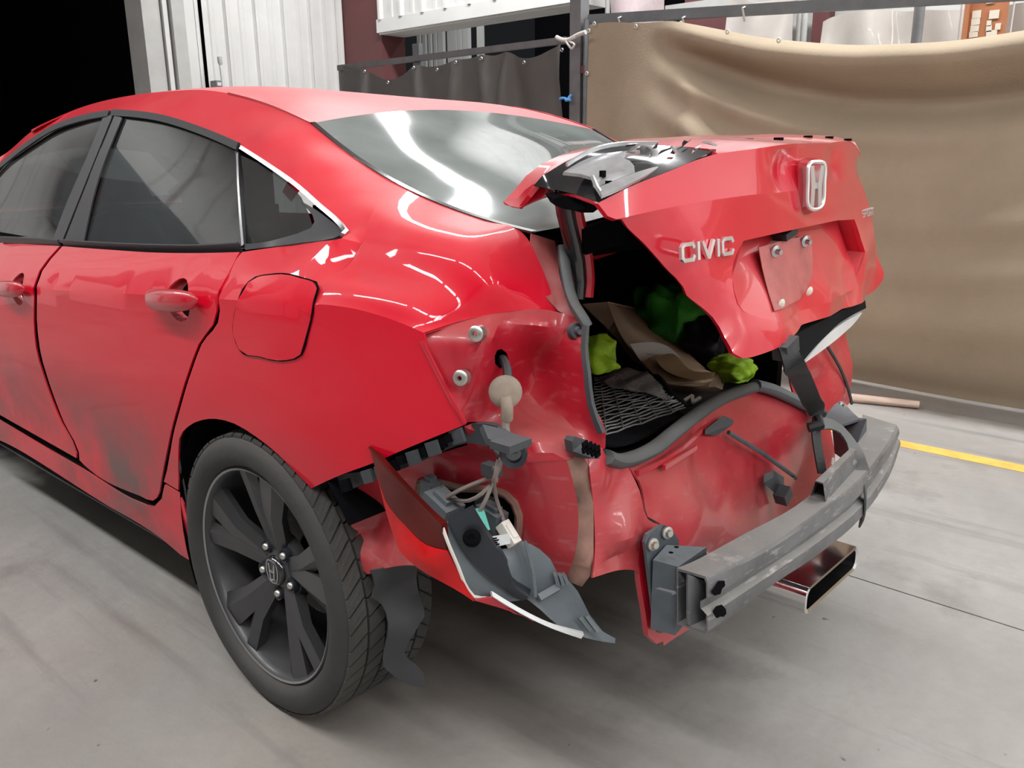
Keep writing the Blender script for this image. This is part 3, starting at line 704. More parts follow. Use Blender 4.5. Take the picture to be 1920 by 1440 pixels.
# fuel filler flap with its dark gap
FD = [(.018,-.9,.863),(.052,-.901,.938),(.064,-.885,.969),(.128,-.874,.988),(.227,-.873,.99),(.284,-.88,.978),(.285,-.891,.956),(.26,-.893,.894),(.238,-.894,.855),(.194,-.896,.838),(.102,-.899,.832),(.032,-.899,.836)]
xs = [p[0] for p in FD]; x0, x1 = min(xs)+.012, max(xs)-.012
f = B(); flank(f, FD, [crease(x0+.01, x1-.01)], h=.03, t=.003, off=.0035)
fo = f.build('fuel_flap', 'red_paint', qo, ang=32)
g = B(); gp = spl(FD, .02, True); g.tube([(a, -side(a, c)-.0012, c) for a, b_, c in gp], .0024, 6, closed=True); g.build('flap_gap', 'void_black', qo)

# doors with handle cups, handles and gaps
def handle_set(door, xc, zc_, s=1.):
    b = B(); n = 15; pth = []; rad = []
    for i in range(n):
        k = i/(n-1)*2-1; x = xc+k*.115*s; pth.append((x, body_y(x, zc_+.012)-.028+.012*k*k+.018*max(0, abs(k)-.75), zc_+.006+.03*k*.35)); rad.append(.021*(1-abs(k)**3.2)**.45+.003)
    b.tube(pth, rad, 12, flat=.62, side=(0, 0, 1))
    return b.build('handle', 'red_plain', door, ang=60)
def cup(xc, zc_, rx=.052, rz=.046):
    ring = [(xc+rx*math.cos(a), 0, zc_+rz*math.sin(a)) for a in [2*math.pi*i/20 for i in range(20)]]
    b = B(); vs = []; K = 5
    for k in range(K):
        s = math.cos(k/(K-1)*1.45); dp = .045*math.sin(k/(K-1)*math.pi/2)
        for x, _, z in ring: X, Z = xc+(x-xc)*s, zc_+(z-zc_)*s; vs.append((X, body_y(x, z)*s+body_y(xc, zc_)*(1-s)+dp, Z))
    n = len(ring); fs = [(k*n+i, k*n+(i+1) % n, (k+1)*n+(i+1) % n, (k+1)*n+i) for k in range(K-1) for i in range(n)]+[tuple(range((K-1)*n, K*n))]
    b.add(vs, fs); return ring, b
RD = [(-1.037,-.814,.964,1),(-.709,-.827,.977),(-.393,-.838,.991),(-.192,-.839,1.004),(-.041,-.839,1.016,1),(-.04,-.845,1.009),(-.031,-.879,.97),(-.035,-.896,.945),(-.041,-.901,.905),(-.137,-.899,.821),(-.228,-.894,.721),(-.298,-.887,.641),(-.385,-.875,.54),(-.46,-.87,.428),(-.477,-.872,.388),(-.527,-.87,.349),(-.605,-.87,.341),(-.959,-.872,.343),(-.986,-.872,.35,1),(-.985,-.871,.375),(-1.013,-.869,.404),(-1.063,-.872,.45),(-1.087,-.884,.552),(-1.094,-.895,.671),(-1.069,-.899,.761),(-1.029,-.899,.861),(-1.044,-.873,.901)]
FDR = [(-1.061,-.812,.963,1),(-1.068,-.873,.899),(-1.053,-.899,.858),(-1.095,-.899,.758),(-1.125,-.895,.675),(-1.114,-.884,.547),(-1.086,-.872,.444),(-1.034,-.869,.399),(-1.006,-.871,.366),(-1.01,-.872,.351,1),(-1.665,-.869,.352,1)]+[(-2.0,-.87,.345),(-2.08,-.87,.40,1),(-2.05,-.89,.70),(-1.98,-.88,.87,1),(-1.90,-.82,.925,1)]
doors = []
for nm, lp, hx in (('rear_door', RD, (-.203,-.902,.912)), ('front_door', FDR, (-1.191,-.902,.841))):
    xs = [p[0] for p in lp]
    ring, cb = cup(hx[0], hx[2]-.004)
    xa = min(xs)+.1 if nm == 'rear_door' else -1.95; xb = max(xs)-.06 if nm == 'rear_door' else (-1.039,-.9,.857)[0]-.012
    if nm == 'rear_door': xa = (-1.02,-.901,.856)[0]+.012; xb = (-.031,-.9,.934)[0]-.012
    b = B(); flank(b, lp, [crease(xa, hx[0]-.062), crease(hx[0]+.062, xb)], [ring])
    d = b.build(nm, 'red_paint', car, ang=32); doors.append(d)
    cb.build('handle_cup', 'red_plain', d, ang=60)
    handle_set(d, hx[0], hx[2]-.006)
    dm = copyo(d, car); dm.scale = (1, -1, 1)
# dark backing seen through the gaps
b = B()
zs = [.36,.45,.55,.65,.75,.85,.92,.97]
xs = [-2.05, -1.6, -1.1, -.6, -.42]
vs = [(x, body_y(x, z)+.022, z) for z in zs for x in xs]; n = len(xs)
b.add(vs, [(j*n+i, j*n+i+1, (j+1)*n+i+1, (j+1)*n+i) for j in range(len(zs)-1) for i in range(n-1)])
zs2 = [.70,.80,.9,.97]; xs2 = [-.42,-.2,-.02]; vs = [(x, body_y(x, z)+.022, z) for z in zs2 for x in xs2]
b.add(vs, [(j*3+i, j*3+i+1, (j+1)*3+i+1, (j+1)*3+i) for j in range(3) for i in range(2)])
jo = b.build('door_jamb', 'void_black', car); jm = copyo(jo, car); jm.scale = (1, -1, 1)
# sill
b = B()
SL = [(-.331,-.854,.244,1),(-.36,-.858,.261),(-.347,-.869,.348),(-.353,-.872,.389),(-.376,-.871,.413,1),(-.445,-.871,.415,1),(-.456,-.872,.396),(-.472,-.871,.37),(-.528,-.869,.332),(-.614,-.868,.319),(-.969,-.87,.324),(-1.672,-.87,.331,1)]+[(-2.0,-.86,.335,1),(-2.02,-.84,.215,1)]+[(-1.714,-.869,.248),(-.863,-.86,.239),(-.548,-.855,.234),(-.407,-.848,.211)]
flank(b, SL, h=.05)
so = b.build('sill', 'red_paint', car, ang=32); c = copyo(so, car); c.scale = (1, -1, 1)
b = B().ribbon([(x, body_y(x, .24)+.05, .217) for x in (-2.0, -1.2, -.36)], .07, (0, 1, 0), .006).build('sill_lip', 'black_plastic', car)

# side glass and its surrounds
def pane(nm, lp, m='side_glass'):
    o = B().sheet(lp, OUT, .08, 0, back=False).build(nm, m, car); c = copyo(o, car); c.scale = (1, -1, 1); return o
pane('door_glass', [(-.957,-.795,.977,1),(-.973,-.632,1.32,1),(-.746,-.628,1.301),(-.51,-.638,1.261),(-.316,-.658,1.223,1),(-.273,-.675,1.195),(-.071,-.805,1.018,1),(-.469,-.8,.994)])
pane('door_glass', [(-1.851,-.685,1.176,1),(-1.627,-.665,1.243),(-1.433,-.645,1.294),(-1.244,-.635,1.316),(-1.048,-.632,1.327,1),(-1.093,-.7,1.169),(-1.104,-.795,.967,1),(-1.63,-.79,.942,1)])
pane('quarter_glass', [(-.283,-.672,1.206,1),(.008,-.715,1.12),(.108,-.76,1.065,1),(.063,-.79,1.045),(-.065,-.808,1.023,1)])
def strip(nm, pth, w, sd, m, th=.006):
    b = B().ribbon(spl(pth, .03), w, sd, th); o = b.build(nm, m, car, ang=50); c = copyo(o, car); c.scale = (1, -1, 1); return o
strip('belt_trim', [(-1.601,-.798,.95),(-1.305,-.801,.962),(-1.077,-.805,.969)], .021, (0, -.35, .93), 'black_trim')
strip('belt_trim', [(-1.049,-.805,.971),(-.748,-.81,.981),(-.436,-.816,.995),(-.23,-.818,1.007),(-.066,-.822,1.022)], .023, (0, -.35, .93), 'black_trim')
for nm, lp, m, t in (('quarter_trim', [(-.057,-.818,1.03,1),(.075,-.81,1.049),(.121,-.775,1.068),(.033,-.735,1.115,1),(.088,-.74,1.101),(.156,-.75,1.08),(.224,-.77,1.063,1),(.226,-.8,1.056),(.153,-.818,1.045),(-.041,-.825,1.019,1)], 'black_trim', .006),
    ('pillar_trim', [(-1.061,-.645,1.314,1),(-.998,-.64,1.325,1),(-1.024,-.722,1.155),(-1.056,-.808,.972,1),(-1.139,-.8,.976,1),(-1.117,-.755,1.08),(-1.082,-.7,1.199)], 'black_trim', .004),
    ('pillar_trim', [(-.985,-.64,1.324,1),(-.94,-.642,1.311,1),(-.954,-.72,1.155),(-.917,-.8,.984,1),(-1.041,-.808,.972,1),(-1.014,-.722,1.153)], 'black_trim', .004),
    ('pillar_trim', [(-.314,-.668,1.218,1),(-.3,-.668,1.215,1),(-.058,-.818,1.025,1),(-.083,-.816,1.022,1),(-.243,-.71,1.161)], 'black_trim', .006)):
    o = B().sheet(lp, OUT, .03, t).build(nm, m, car); c = copyo(o, car); c.scale = (1, -1, 1)
strip('divider_strip', [(-.297,-.672,1.21),(-.23,-.715,1.161),(-.144,-.768,1.085),(-.051,-.823,1.027)], .006, (1, 0, 0), 'chrome_dull', .004)
tp = [(-.295,-.671,1.226),(-.487,-.65,1.264),(-.723,-.639,1.304),(-1.007,-.639,1.328)]
strip('window_top_trim', tp, .018, (0, .3, .95), 'black_trim')
strip('window_top_trim', [(-1.028,-.639,1.327),(-1.218,-.645,1.318),(-1.402,-.656,1.296),(-1.595,-.675,1.248),(-1.817,-.695,1.18)]+[(-2.05,-.74,1.095)], .018, (0, .3, .95), 'black_trim')
strip('chrome_strip', [(-.277,-.674,1.223),(-.142,-.696,1.187),(.012,-.722,1.142),(.109,-.742,1.108),(.202,-.762,1.076),(.227,-.771,1.066),(.241,-.79,1.061)], .009, (0, .5, .86), 'chrome_dull', .007)

# roof, rear window, windscreen
GR = [p[:3] for p in GROOVE]
b = B()
GA = np.array([p[:3] for p in GLEFT]); qy, qz = np.polyfit(GA[:, 0], -GA[:, 1], 2), np.polyfit(GA[:, 0], GA[:, 2], 2)
YL = lambda x: float(np.polyval(qy, x))
def glass_z(x, y):
    k = min(1., abs(y)/YL(max(x, -.187))); return float(np.polyval(qz, x)) + (.012+.062*min(1, max(0, (x+.2)/.5)))*(1-k*k)
rear = [(x, y, glass_z(x, y)) for x, y in [(GLEFT[0][0]-.07*(1-k*k), .54*k) for k in (-.75, -.4, 0, .4, .75)]]
gr_r = mir(GR)
front = [(-1.72, -.52, 1.318), (-1.80, -.25, 1.335), (-1.82, 0, 1.34), (-1.80, .25, 1.335), (-1.72, .52, 1.318)]
nose = [i for i, p in enumerate(GR) if p[0] > -1.68]
gl = [GR[i] for i in nose]; groove_l = [p for p in GR if p[0] > -.62]; grr = [gr_r[i] for i in nose]
loop = [gl[0]+(1,)]+gl[1:]+[front[0]+(1,)]+front[1:-1]+[front[-1]+(1,)]+grr[::-1][:-1]+[grr[0]+(1,)]+rear[::-1]
b.sheet(loop, (0, 0, 1), .07, .004, inner=[(-.66,.25,1.382),(-.626,0,1.383),(-.512,.35,1.364),(-.508,-.35,1.371),(-.367,.45,1.337)]+[(-1.2, 0, 1.415), (-1.2, -.35, 1.405), (-1.2, .35, 1.405)], lam=1e-3)
b.build('roof', 'red_roof', car, ang=40)
strip('roof_groove', [(x, y-.002, z-.001) for x, y, z in groove_l], .006, (0, 1, 0), 'red_plain', .008)
gle = [tuple(p[:3]) for p in GLEFT]
gri = mir(gle)
GB = [(x, y, glass_z(x, y)) for x, y in ((.60, -.56), (.645, -.4), (.67, -.2), (.675, 0), (.67, .2), (.645, .4), (.60, .56))]
crown = [(x, k*YL(x), glass_z(x, k*YL(x))) for x in (-.12, .05, .22, .4, .54) for k in (-.8, -.4, 0, .4, .8)]
b = B(); b.sheet([gle[0]+(1,)]+gle[1:-1]+[gle[-1]+(1,)]+GB+[gri[-1]+(1,)]+gri[::-1][1:-1]+[gri[0]+(1,)]+rear[::-1], (.3, 0, 1), .05, 0, back=False, inner=crown, lam=3e-3)
b.build('rear_window', 'rear_glass_mat', car, ang=80)
bp = [(x-.004, y+.012, z-.006) for x, y, z in gle]
strip('window_seal', [(x, y+.004, z+.001) for x, y, z in gle], .012, (0, 1, .1), 'gloss_black', .004)
b = B(); b.sheet([(-1.74,-.56,1.30,1), (-1.82, 0, 1.335), (-1.74,.56,1.30,1), (-2.62,.70,.98,1), (-2.75, 0, .98), (-2.62,-.70,.98,1)], (-.6, 0, .8), .12, 0, back=False); b.build('windscreen', 'side_glass', car, ang=80)
# bonnet, wings and nose, out of the frame
b = B(); b.sheet([(-2.55,-.74,.97,1), (-2.68, 0, .99), (-2.55,.74,.97,1), (-3.3,.70,.80,1), (-3.45, 0, .78), (-3.3,-.70,.80,1)], (0, 0, 1), .15, .004); b.build('bonnet', 'red_roof', car, ang=60)
for s in (-1, 1):
    lp = [(-2.09, .36), (-2.11, .70), (-2.04, .87), (-1.97, .93), (-2.5, .92), (-3.2, .80), (-3.42, .62), (-3.40, .30), (-3.06, .28), (-3.05, .42), (-2.95, .58), (-2.8, .67), (-2.7, .69), (-2.5, .62), (-2.38, .5), (-2.33, .34), (-2.3, .25)]
    taper = lambda x, z: side(min(x, -.2), z)-.35*max(0, -2.9-x)**1.5
    b = B().sheet([(x, 0, z, 1) for x, z in lp], OUT, .1, .004, fn=taper, axis=(0, -1, 0)); o = b.build('front_wing', 'red_paint', car); o.scale = (1, -s, 1)
b = B(); b.sheet([(-3.42,-.66,.62,1), (-3.55, 0, .64), (-3.42,.66,.62,1), (-3.42,.66,.25,1), (-3.56, 0, .22), (-3.42,-.66,.25,1)], (-1, 0, 0), .15, .004).sheet([(-3.32,-.69,.79,1), (-3.46, 0, .77), (-3.32,.69,.79,1), (-3.42,.67,.63,1), (-3.55, 0, .65), (-3.42,-.67,.63,1)], (-1, 0, 0), .15, .004); b.build('nose', 'red_plain', car, ang=50)

# cabin lining and seats, seen dimly through the panes
b = B().box((-1.15, 0, .26), (2.4, 1.5, .04)).box((-2.35, 0, .62), (.06, 1.44, .7)).box((-.36, 0, .62), (.06, 1.3, .7))
for s in (-1, 1): b.box((-1.2, s*.77, .62), (1.75, .03, .70))
b.build('cabin_lining', 'void_black', car, smooth=False)
b = B(); b.sheet([(-.28,-.50,1.24,1), (-.42, 0, 1.27), (-.28,.50,1.24,1), (-.8,.52,1.345), (-1.6,.50,1.30,1), (-1.6,-.50,1.30,1), (-.8,-.52,1.345)], (0, 0, -1), .1, 0, back=False); b.build('headliner', 'headliner', car)
def seat(x, y, w):
    b = B(); rr = [(.0, .46, .10), (.02, .52, .10), (.10, .75, .09), (.17, .95, .07), (.20, 1.02, .05)]
    b.tube([(x+a, y, z) for a, z, r in rr], [w*.5, w*.52, w*.5, w*.46, w*.34], 14, flat=.28, side=(0, 1, 0)); b.box((x-.2, y, .44), (.46, w, .14)); return b
for y in (-.36, .36):
    o = seat(-1.12, y, .50).build('front_seat', 'seat_cloth', car); hb = B().box((-.90, y, 1.10), (.09, .26, .17)).bar((-.92, y-.06, 1.0), (-.90, y-.06, 1.05), .012, .012, (1,0,0)).build('headrest', 'seat_cloth', o, smooth=False)
o = seat(-.46, 0, 1.2).build('rear_seat', 'seat_cloth', car)
for y in (-.36, .36): B().box((-.24, y, 1.03), (.08, .24, .13)).build('headrest', 'seat_cloth', o, smooth=False)
B().box((.07, 0, 1.0), (.68, 1.04, .03)).build('parcel_shelf', 'void_black', car, smooth=False)
sw = B().tube([(-1.72+.07*math.cos(a), -.36+.18*math.sin(a), .86+.16*math.cos(a)) for a in [2*math.pi*i/20 for i in range(20)]], .014, 8, closed=True).build('steering_wheel', 'black_plastic', car)

# wheels: barrel, tyre, ten blades in five pairs, nuts and cap
WHEEL_C = (0, -.78, .3225)
def blade(a, r0, r1, w0, w1, y0, y1, tw):
    # a tapering facetted spoke at angle a; tw leans its outer end round
    vs = []
    for r, w, y, th, da in ((r0, w0, y0, .034, 0), ((r0+r1)/2, (w0+w1)/2*.92, (y0+y1)/2-.006, .028, tw*.5), (r1, w1, y1, .03, tw)):
        ca, sa = math.cos(a+da), math.sin(a+da); rad = Vector((ca, 0, sa)); tn = Vector((-sa, 0, ca))
        for k, dy in ((-.5, .012), (-.12, 0), (.5, .004)): vs.append(rad*r + tn*(w*k) + Vector((0, y+dy, 0)))
        for k in (.42, -.42): vs.append(rad*r + tn*(w*k) + Vector((0, y+th, 0)))
    fs = [(i*5+j, i*5+(j+1) % 5, i*5+5+(j+1) % 5, i*5+5+j) for i in range(2) for j in range(5)]+[(4,3,2,1,0), (10,11,12,13,14)]
    return B().add(vs, fs)
def make_wheel():
    # built about its own centre, outer face towards -Y
    w = B().lathe([(.246, -.098), (.243, -.104), (.237, -.100), (.232, -.085), (.226, -.06), (.215, .0), (.205, .09), (.246, .10)], (0, 0, 0), (0, 1, 0), 72)
    w.lathe([(.0, .06), (.205, .06)], (0, 0, 0), (0, 1, 0), 36)
    wo = w.build('wheel', 'rim_black', car, ang=40)
    B().lathe([(.2455, -.0985), (.2430, -.1055), (.2385, -.1030)], (0, 0, 0), (0, 1, 0), 72).build('rim_edge', 'rim_edge', wo, ang=60)['label'] = 'worn bare metal rim edge'
    t = B().lathe([(.240, -.092), (.247, -.100), (.252, -.108), (.262, -.117), (.275, -.1215), (.288, -.121), (.300, -.115), (.308, -.1085), (.3135, -.103), (.3135, .103), (.30, .115), (.275, .121), (.247, .10)], (0, 0, 0), (0, 1, 0), 80)
    to = t.build('tyre', 'tyre_rubber', wo, ang=50)
    tr = B(); n = 52
    for lo, hi, lean, z in ((-.106, -.068, .030, 0), (-.062, -.024, .018, .5), (-.018, .018, 0, 0), (.024, .062, -.018, .5), (.068, .106, -.030, 0)):
        for i in range(n):
            a0 = 2*math.pi*(i+z)/n; a1 = a0+2*math.pi/n*.86; vs = []
            for yy, ee in ((lo, -1), (hi, 1)):
                rt = .3225 if abs(yy) < .09 else .3175
                for aa in (a0, (a0+a1)/2, a1):
                    A = aa+lean*ee/ .3*.5
                    for rr in (.3125, rt): vs.append((rr*math.cos(A), yy, rr*math.sin(A)))
            tr.add(vs, [(1,3,9,7), (3,5,11,9), (0,1,7,6), (5,4,10,11), (0,2,3,1), (2,4,5,3), (6,7,9,8), (8,9,11,10)])
    tr.build('tread', 'tread_rubber', wo, smooth=False)['kind'] = 'stuff'
    for k in range(5):
        for da, w1, tw in ((77, .088, -.05), (101, .052, .05)):
            a = R(da+72*k); a0 = R(89+72*k)+(a-R(89+72*k))*.35
            blade(a0, .045, .238, .046, w1, -.062, -.096, (a-a0)).build('spoke', 'rim_black', wo, ang=20)
        a = R(53+72*k)
        B().lathe([(.0, -.016), (.007, -.014), (.0095, -.008), (.0098, .012)], (.057*math.cos(a), -.058, .057*math.sin(a)), (0, 1, 0), 6).build('lug_nut', 'steel_zinc', wo, ang=60)
        B().lathe([(.012, -.014), (.016, -.016), (.017, .02)], (.057*math.cos(a), -.052, .057*math.sin(a)), (0, 1, 0), 14).build('nut_seat', 'dark_plastic', wo, ang=60)
    B().lathe([(0, -.008), (.03, -.008), (.050, -.002), (.076, .006), (.080, .03)], (0, -.058, 0), (0, 1, 0), 40).build('hub', 'rim_black', wo)
    B().lathe([(0, -.008), (.030, -.008), (.034, -.003), (.035, .004)], (0, -.066, 0), (0, 1, 0), 40).build('cap', 'gloss_black', wo)
    e = B(); ring = [(.017, .021), (.021, .006), (.019, -.012), (.015, -.021)]
    rp = [(x, z) for x, z in ring]+[(-x, z) for x, z in ring[::-1]]
    e.tube(spl([(x, -.0755, z) for x, z in rp], .004, True), .0019, 6, closed=True)
    for s in (-1, 1): e.bar((s*.011, -.0758, .019), (s*.0065, -.0758, -.019), .0045, .003, (0, 1, 0))
    e.bar((-.0085, -.0758, .001), (.0085, -.0758, .001), .003, .006, (0, 1, 0)); e.build('cap_emblem', 'chrome_dull', wo)['label'] = 'chrome letter H in a rounded frame'
    # brake disc and caliper behind the spokes
    B().lathe([(.05, .03), (.14, .03), (.14, .04), (.05, .04)], (0, 0, 0), (0, 1, 0), 40).build('brake_disc', 'beam_steel', wo)
    return wo
wo = make_wheel(); wo.location = WHEEL_C
def copy_wheel(loc, flip):
    c = copyo(wo, car); c.location = loc
    for ch in list(wo.children): copyo(ch, c)
    if flip: c.rotation_euler = (0, 0, math.pi)
    return c
copy_wheel((-2.7, -.78, .3225), False)
copy_wheel((-2.7, .78, .3225), True)
copy_wheel((0, .78, .3225), True)
wo.rotation_euler = (0, 0, 0)

# wheel housings and underbody
b = B(); vs = []; n = 24
for i in range(n+1):
    a = R(32+173*i/n)
    for yy, rr in ((-.872, .372), (-.80, .385), (-.62, .385), (-.60, .30)): vs.append((rr*math.cos(a), yy, .335+rr*math.sin(a)))
b.add(vs, [(i*4+j, i*4+j+1, i*4+5+j, i*4+4+j) for i in range(n) for j in range(3)])
o = b.build('wheel_liner', 'void_black', car)
for x, s in ((0, -1), (-2.7, 1), (-2.7, -1)):
    c = copyo(o, car); c.location = (x, 0, 0); c.scale = (1, s, 1)
B().sheet([(-.338,-.87,.56),(-.356,-.87,.505),(-.355,-.865,.427),(-.365,-.86,.344),(-.375,-.85,.261),(-.387,-.83,.22),(-.416,-.8,.214),(-.42,-.8,.288),(-.439,-.8,.364),(-.448,-.8,.449)], (1, -1, 0), .03, .004).build('liner_edge', 'black_plastic', car)
# lower liner hanging behind the tyre
B().sheet([(.355,-.871,.453,1),(.36,-.868,.44),(.362,-.859,.414),(.362,-.862,.389,1),(.362,-.839,.368),(.36,-.83,.284),(.36,-.834,.231,1),(.37,-.81,.196),(.4,-.771,.178,1),(.4,-.77,.206),(.385,-.8,.259),(.385,-.784,.305),(.385,-.765,.324),(.38,-.765,.362),(.37,-.765,.434,1)], (.9, -.5, 0), .02, .005, warp=lambda p: p+np.array((.008*math.sin(p[2]*45), .008*math.sin(p[0]*50+p[2]*20), 0))).build('splash_liner', 'black_trim', car)
b = B().box((-1.65, 0, .205), (2.9, 1.36, .11)).box((.2, 0, .44), (.75, .96, .05)).tube([(-.1, .5, .3), (-.1, -.5, .3)], .05, 12).tube([(0, .7, .32), (0, -.7, .32)], .035, 12)  # front box lowered to deepen the shade on the floor below
b.box((-.45, 0, .32), (.5, 1.0, .16))
b.build('underbody', 'void_black', car, smooth=False)

# ------------------------------------------------------------------ the torn tail of the car
def crumple(a, f, seed=0):
    r = np.random.RandomState(seed); D = r.randn(7, 3); D /= np.linalg.norm(D, axis=1)[:, None]; ph = r.rand(7)*6; dr = r.randn(7, 3); ff = f*(.6+r.rand(7)*1.2)
    def w(p):
        o = np.zeros(3)
        for i in range(7): o += dr[i]*(abs((((p@D[i])*ff[i]+ph[i]) % 2)-1)-.5)*a/3
        return p+o
    return w
BACK = (1, -.3, .3)
# lamp pocket in the left rear corner
b = B()
hole = [(.578,-.727,.882),(.578,-.711,.873),(.576,-.705,.86),(.574,-.71,.848),(.574,-.726,.847),(.574,-.739,.857),(.576,-.743,.871),(.578,-.739,.881)]
b.sheet([(.516,-.847,.913),(.54,-.84,.864),(.568,-.832,.815),(.585,-.826,.78,1),(.575,-.775,.766),(.6,-.74,.759),(.635,-.7,.753),(.7,-.688,.741),(.725,-.665,.718),(.74,-.649,.724,1),(.74,-.65,.749),(.72,-.662,.8),(.705,-.653,.849),(.68,-.629,.889),(.66,-.597,.921,1),(.635,-.603,.93),(.61,-.616,.939),(.576,-.69,.945),(.547,-.755,.941,1)],
    BACK, .016, .003, inner=[(.617,-.788,.914),(.605,-.795,.876),(.588,-.796,.826),(.578,-.791,.791),(.57,-.819,.886),(.556,-.822,.92),(.61,-.681,.927),(.615,-.645,.903),(.63,-.619,.887),(.63,-.605,.913),(.645,-.602,.924),(.568,-.71,.826),(.575,-.694,.878),(.565,-.629,.86),(.568,-.67,.771),(.565,-.63,.801),(.6,-.619,.825),(.635,-.64,.796),(.66,-.642,.848),(.66,-.656,.756),(.6,-.641,.76)], holes=[hole], lam=3e-4, warp=crumple(.006, 9, 3))
po = b.build('lamp_pocket', 'red_inner', car, ang=30); po['label'] = 'dented bare pocket where the left tail lamp was'
B().sheet([(.55,-.724,.884),(.55,-.669,.875),(.54,-.659,.818),(.54,-.714,.829)], BACK, .03, 0, back=False).build('hole_backing', 'void_black', po)
B().tube(spl([(.523,-.855,.912),(.548,-.848,.865),(.576,-.84,.815),(.595,-.833,.782)], .02), .004, 6).build('seam_bead', 'red_plain', po)
for pt, r_ in (((.607,-.815,.929), .014), ((.587,-.832,.857), .013)):
    B().lathe([(.0035, .002), (.004, .006), (.009, .006), (.013, .003), (r_, -.012)], pt, (.35, -.9, .1), 16).build('rivet_nut', 'steel_zinc', po)
B().lathe([(0, .012), (.007, .012), (.008, .004), (.014, .003), (.014, -.01)], (.65,-.614,.907), (1, -.3, .2), 12).build('bolt', 'bracket_steel', po)
# wire grommet hanging out of the pocket
gm = B().lathe([(0, .007), (.014, .007), (.024, .005), (.0275, .001), (.0275, -.004), (.015, -.007)], (.63,-.774,.829), (.7, -.7, .15), 24)
gm.tube(spl([(.645,-.79,.826),(.65,-.792,.81),(.645,-.787,.79)], .01), 0.010, 10)
go = gm.build('grommet', 'grommet_tan', po); go['label'] = 'round tan rubber wire grommet'
B().tube(spl([(.565,-.711,.863),(.6,-.737,.855),(.62,-.756,.841)], .01), .008, 8).build('hose', 'black_plastic', po)
B().tube(spl([(.645,-.787,.794),(.645,-.791,.777),(.65,-.794,.765),(.66,-.811,.758)], .01), .007, 8).build('cable', 'wire_grey', po)

# trunk gutter and rubber seal on the left
b = B().sheet([(.546,-.611,1.067,1),(.544,-.611,1.031),(.555,-.613,.991),(.591,-.621,.958),(.602,-.606,.936,1),(.655,-.604,.92,1),(.625,-.596,.935),(.6,-.586,.964),(.575,-.57,.998),(.555,-.549,1.025),(.55,-.552,1.05,1)], (.6, .4, .5), .015, .003, inner=[(.553,-.585,1.026),(.571,-.592,.981)])
b.build('gutter', 'red_dusty', car, ang=50)
b = B().tube(spl([(.58,-.565,1.043),(.588,-.572,1.022),(.6,-.582,1.001),(.615,-.591,.972),(.64,-.605,.947),(.665,-.613,.928),(.67,-.61,.917)], .015), .0125, 10, flat=.75)
b.build('trunk_seal', 'seal_grey', car)
b = B().ribbon(spl([(.675,-.621,.919),(.685,-.637,.888),(.71,-.661,.851),(.725,-.67,.803),(.745,-.666,.756)], .03), .008, (0, 1, 0), .01); b.build('cut_edge', 'black_plastic', car)
# lid hinge arms
hp = [(.63,-.627,1.134),(.62,-.609,1.104),(.61,-.582,1.066),(.6,-.553,1.017),(.6,-.548,.978),(.6,-.552,.95)]
B().tube(spl(hp, .02), .016, 10, flat=.8).build('hinge_arm', 'gloss_black', car)
B().tube(spl([(x+.004, y+.026, z) for x, y, z in hp], .02), .012, 8).build('hinge_tube', 'red_plain', car)
B().sheet([(.63,-.655,1.131,1),(.65,-.626,1.136),(.69,-.625,1.128,1),(.67,-.627,1.114),(.64,-.634,1.113),(.63,-.647,1.119)], (.7, -.6, .2), .02, .03).build('hinge_cover', 'void_black', car)

# side of the rear rail with its vent opening
vh = [(.419,-.778,.618,1),(.518,-.765,.63),(.605,-.745,.635,1),(.621,-.742,.623),(.619,-.735,.546),(.604,-.732,.503),(.511,-.75,.478),(.434,-.77,.517),(.416,-.778,.569)]
b = B().sheet([(.234,-.835,.575,1),(.338,-.825,.632),(.43,-.805,.67),(.537,-.772,.716,1),(.582,-.768,.715),(.625,-.755,.696,1),(.687,-.745,.718),(.716,-.722,.72,1),(.728,-.705,.627),(.717,-.7,.536),(.698,-.7,.485,1),(.553,-.765,.46),(.431,-.822,.471),(.32,-.838,.42,1),(.298,-.838,.425),(.263,-.838,.47,1),(.268,-.832,.5),(.253,-.835,.547)],
    (.2, -1, .1), .02, .004, holes=[vh], inner=[(.319,-.79,.534),(.294,-.8,.473),(.307,-.838,.458),(.39,-.826,.48),(.38,-.785,.593),(.661,-.728,.612)], lam=2e-4)
ro = b.build('rear_rail', 'red_inner', car, ang=40)
B().tube(spl([(x, y-.004, z) for x, y, z, *_ in vh], .03, True), .0075, 6, closed=True).build('vent_rim', 'seam_dust', ro)
b = B().sheet([(x, y+.05, z) for x, y, z, *_ in vh], OUT, .05, 0, back=False); b.build('vent_duct', 'void_black', ro)
B().box((.518,-.7,.577), (.05, .03, .05)).box((.54,-.7,.541), (.08, .03, .03)).build('duct_flap', 'dark_plastic', ro, smooth=False)
b = B().sheet([(.716,-.722,.72,1),(.728,-.698,.721),(.738,-.683,.699,1),(.742,-.681,.619),(.748,-.687,.535,1),(.745,-.692,.506),(.735,-.703,.487,1),(.698,-.7,.485,1),(.717,-.7,.536),(.728,-.705,.627)], BACK, .02, .004, inner=[(.745,-.707,.629),(.746,-.708,.543)])
b.build('corner_seam', 'seam_dust', car, ang=75)
b = B().sheet([(.576,-.815,.768,1),(.572,-.772,.766),(.6,-.74,.761),(.635,-.7,.755),(.7,-.688,.743),(.725,-.665,.72,1),(.738,-.683,.697,1),(.728,-.698,.719),(.716,-.722,.718,1),(.687,-.745,.716),(.625,-.755,.694,1),(.582,-.768,.715),(.537,-.772,.714,1)], BACK, .02, .003, inner=[(.67,-.751,.74),(.7,-.733,.733),(.64,-.771,.734)], warp=crumple(.005, 8, 5))
b.build('rail_top', 'red_inner', car, ang=30)
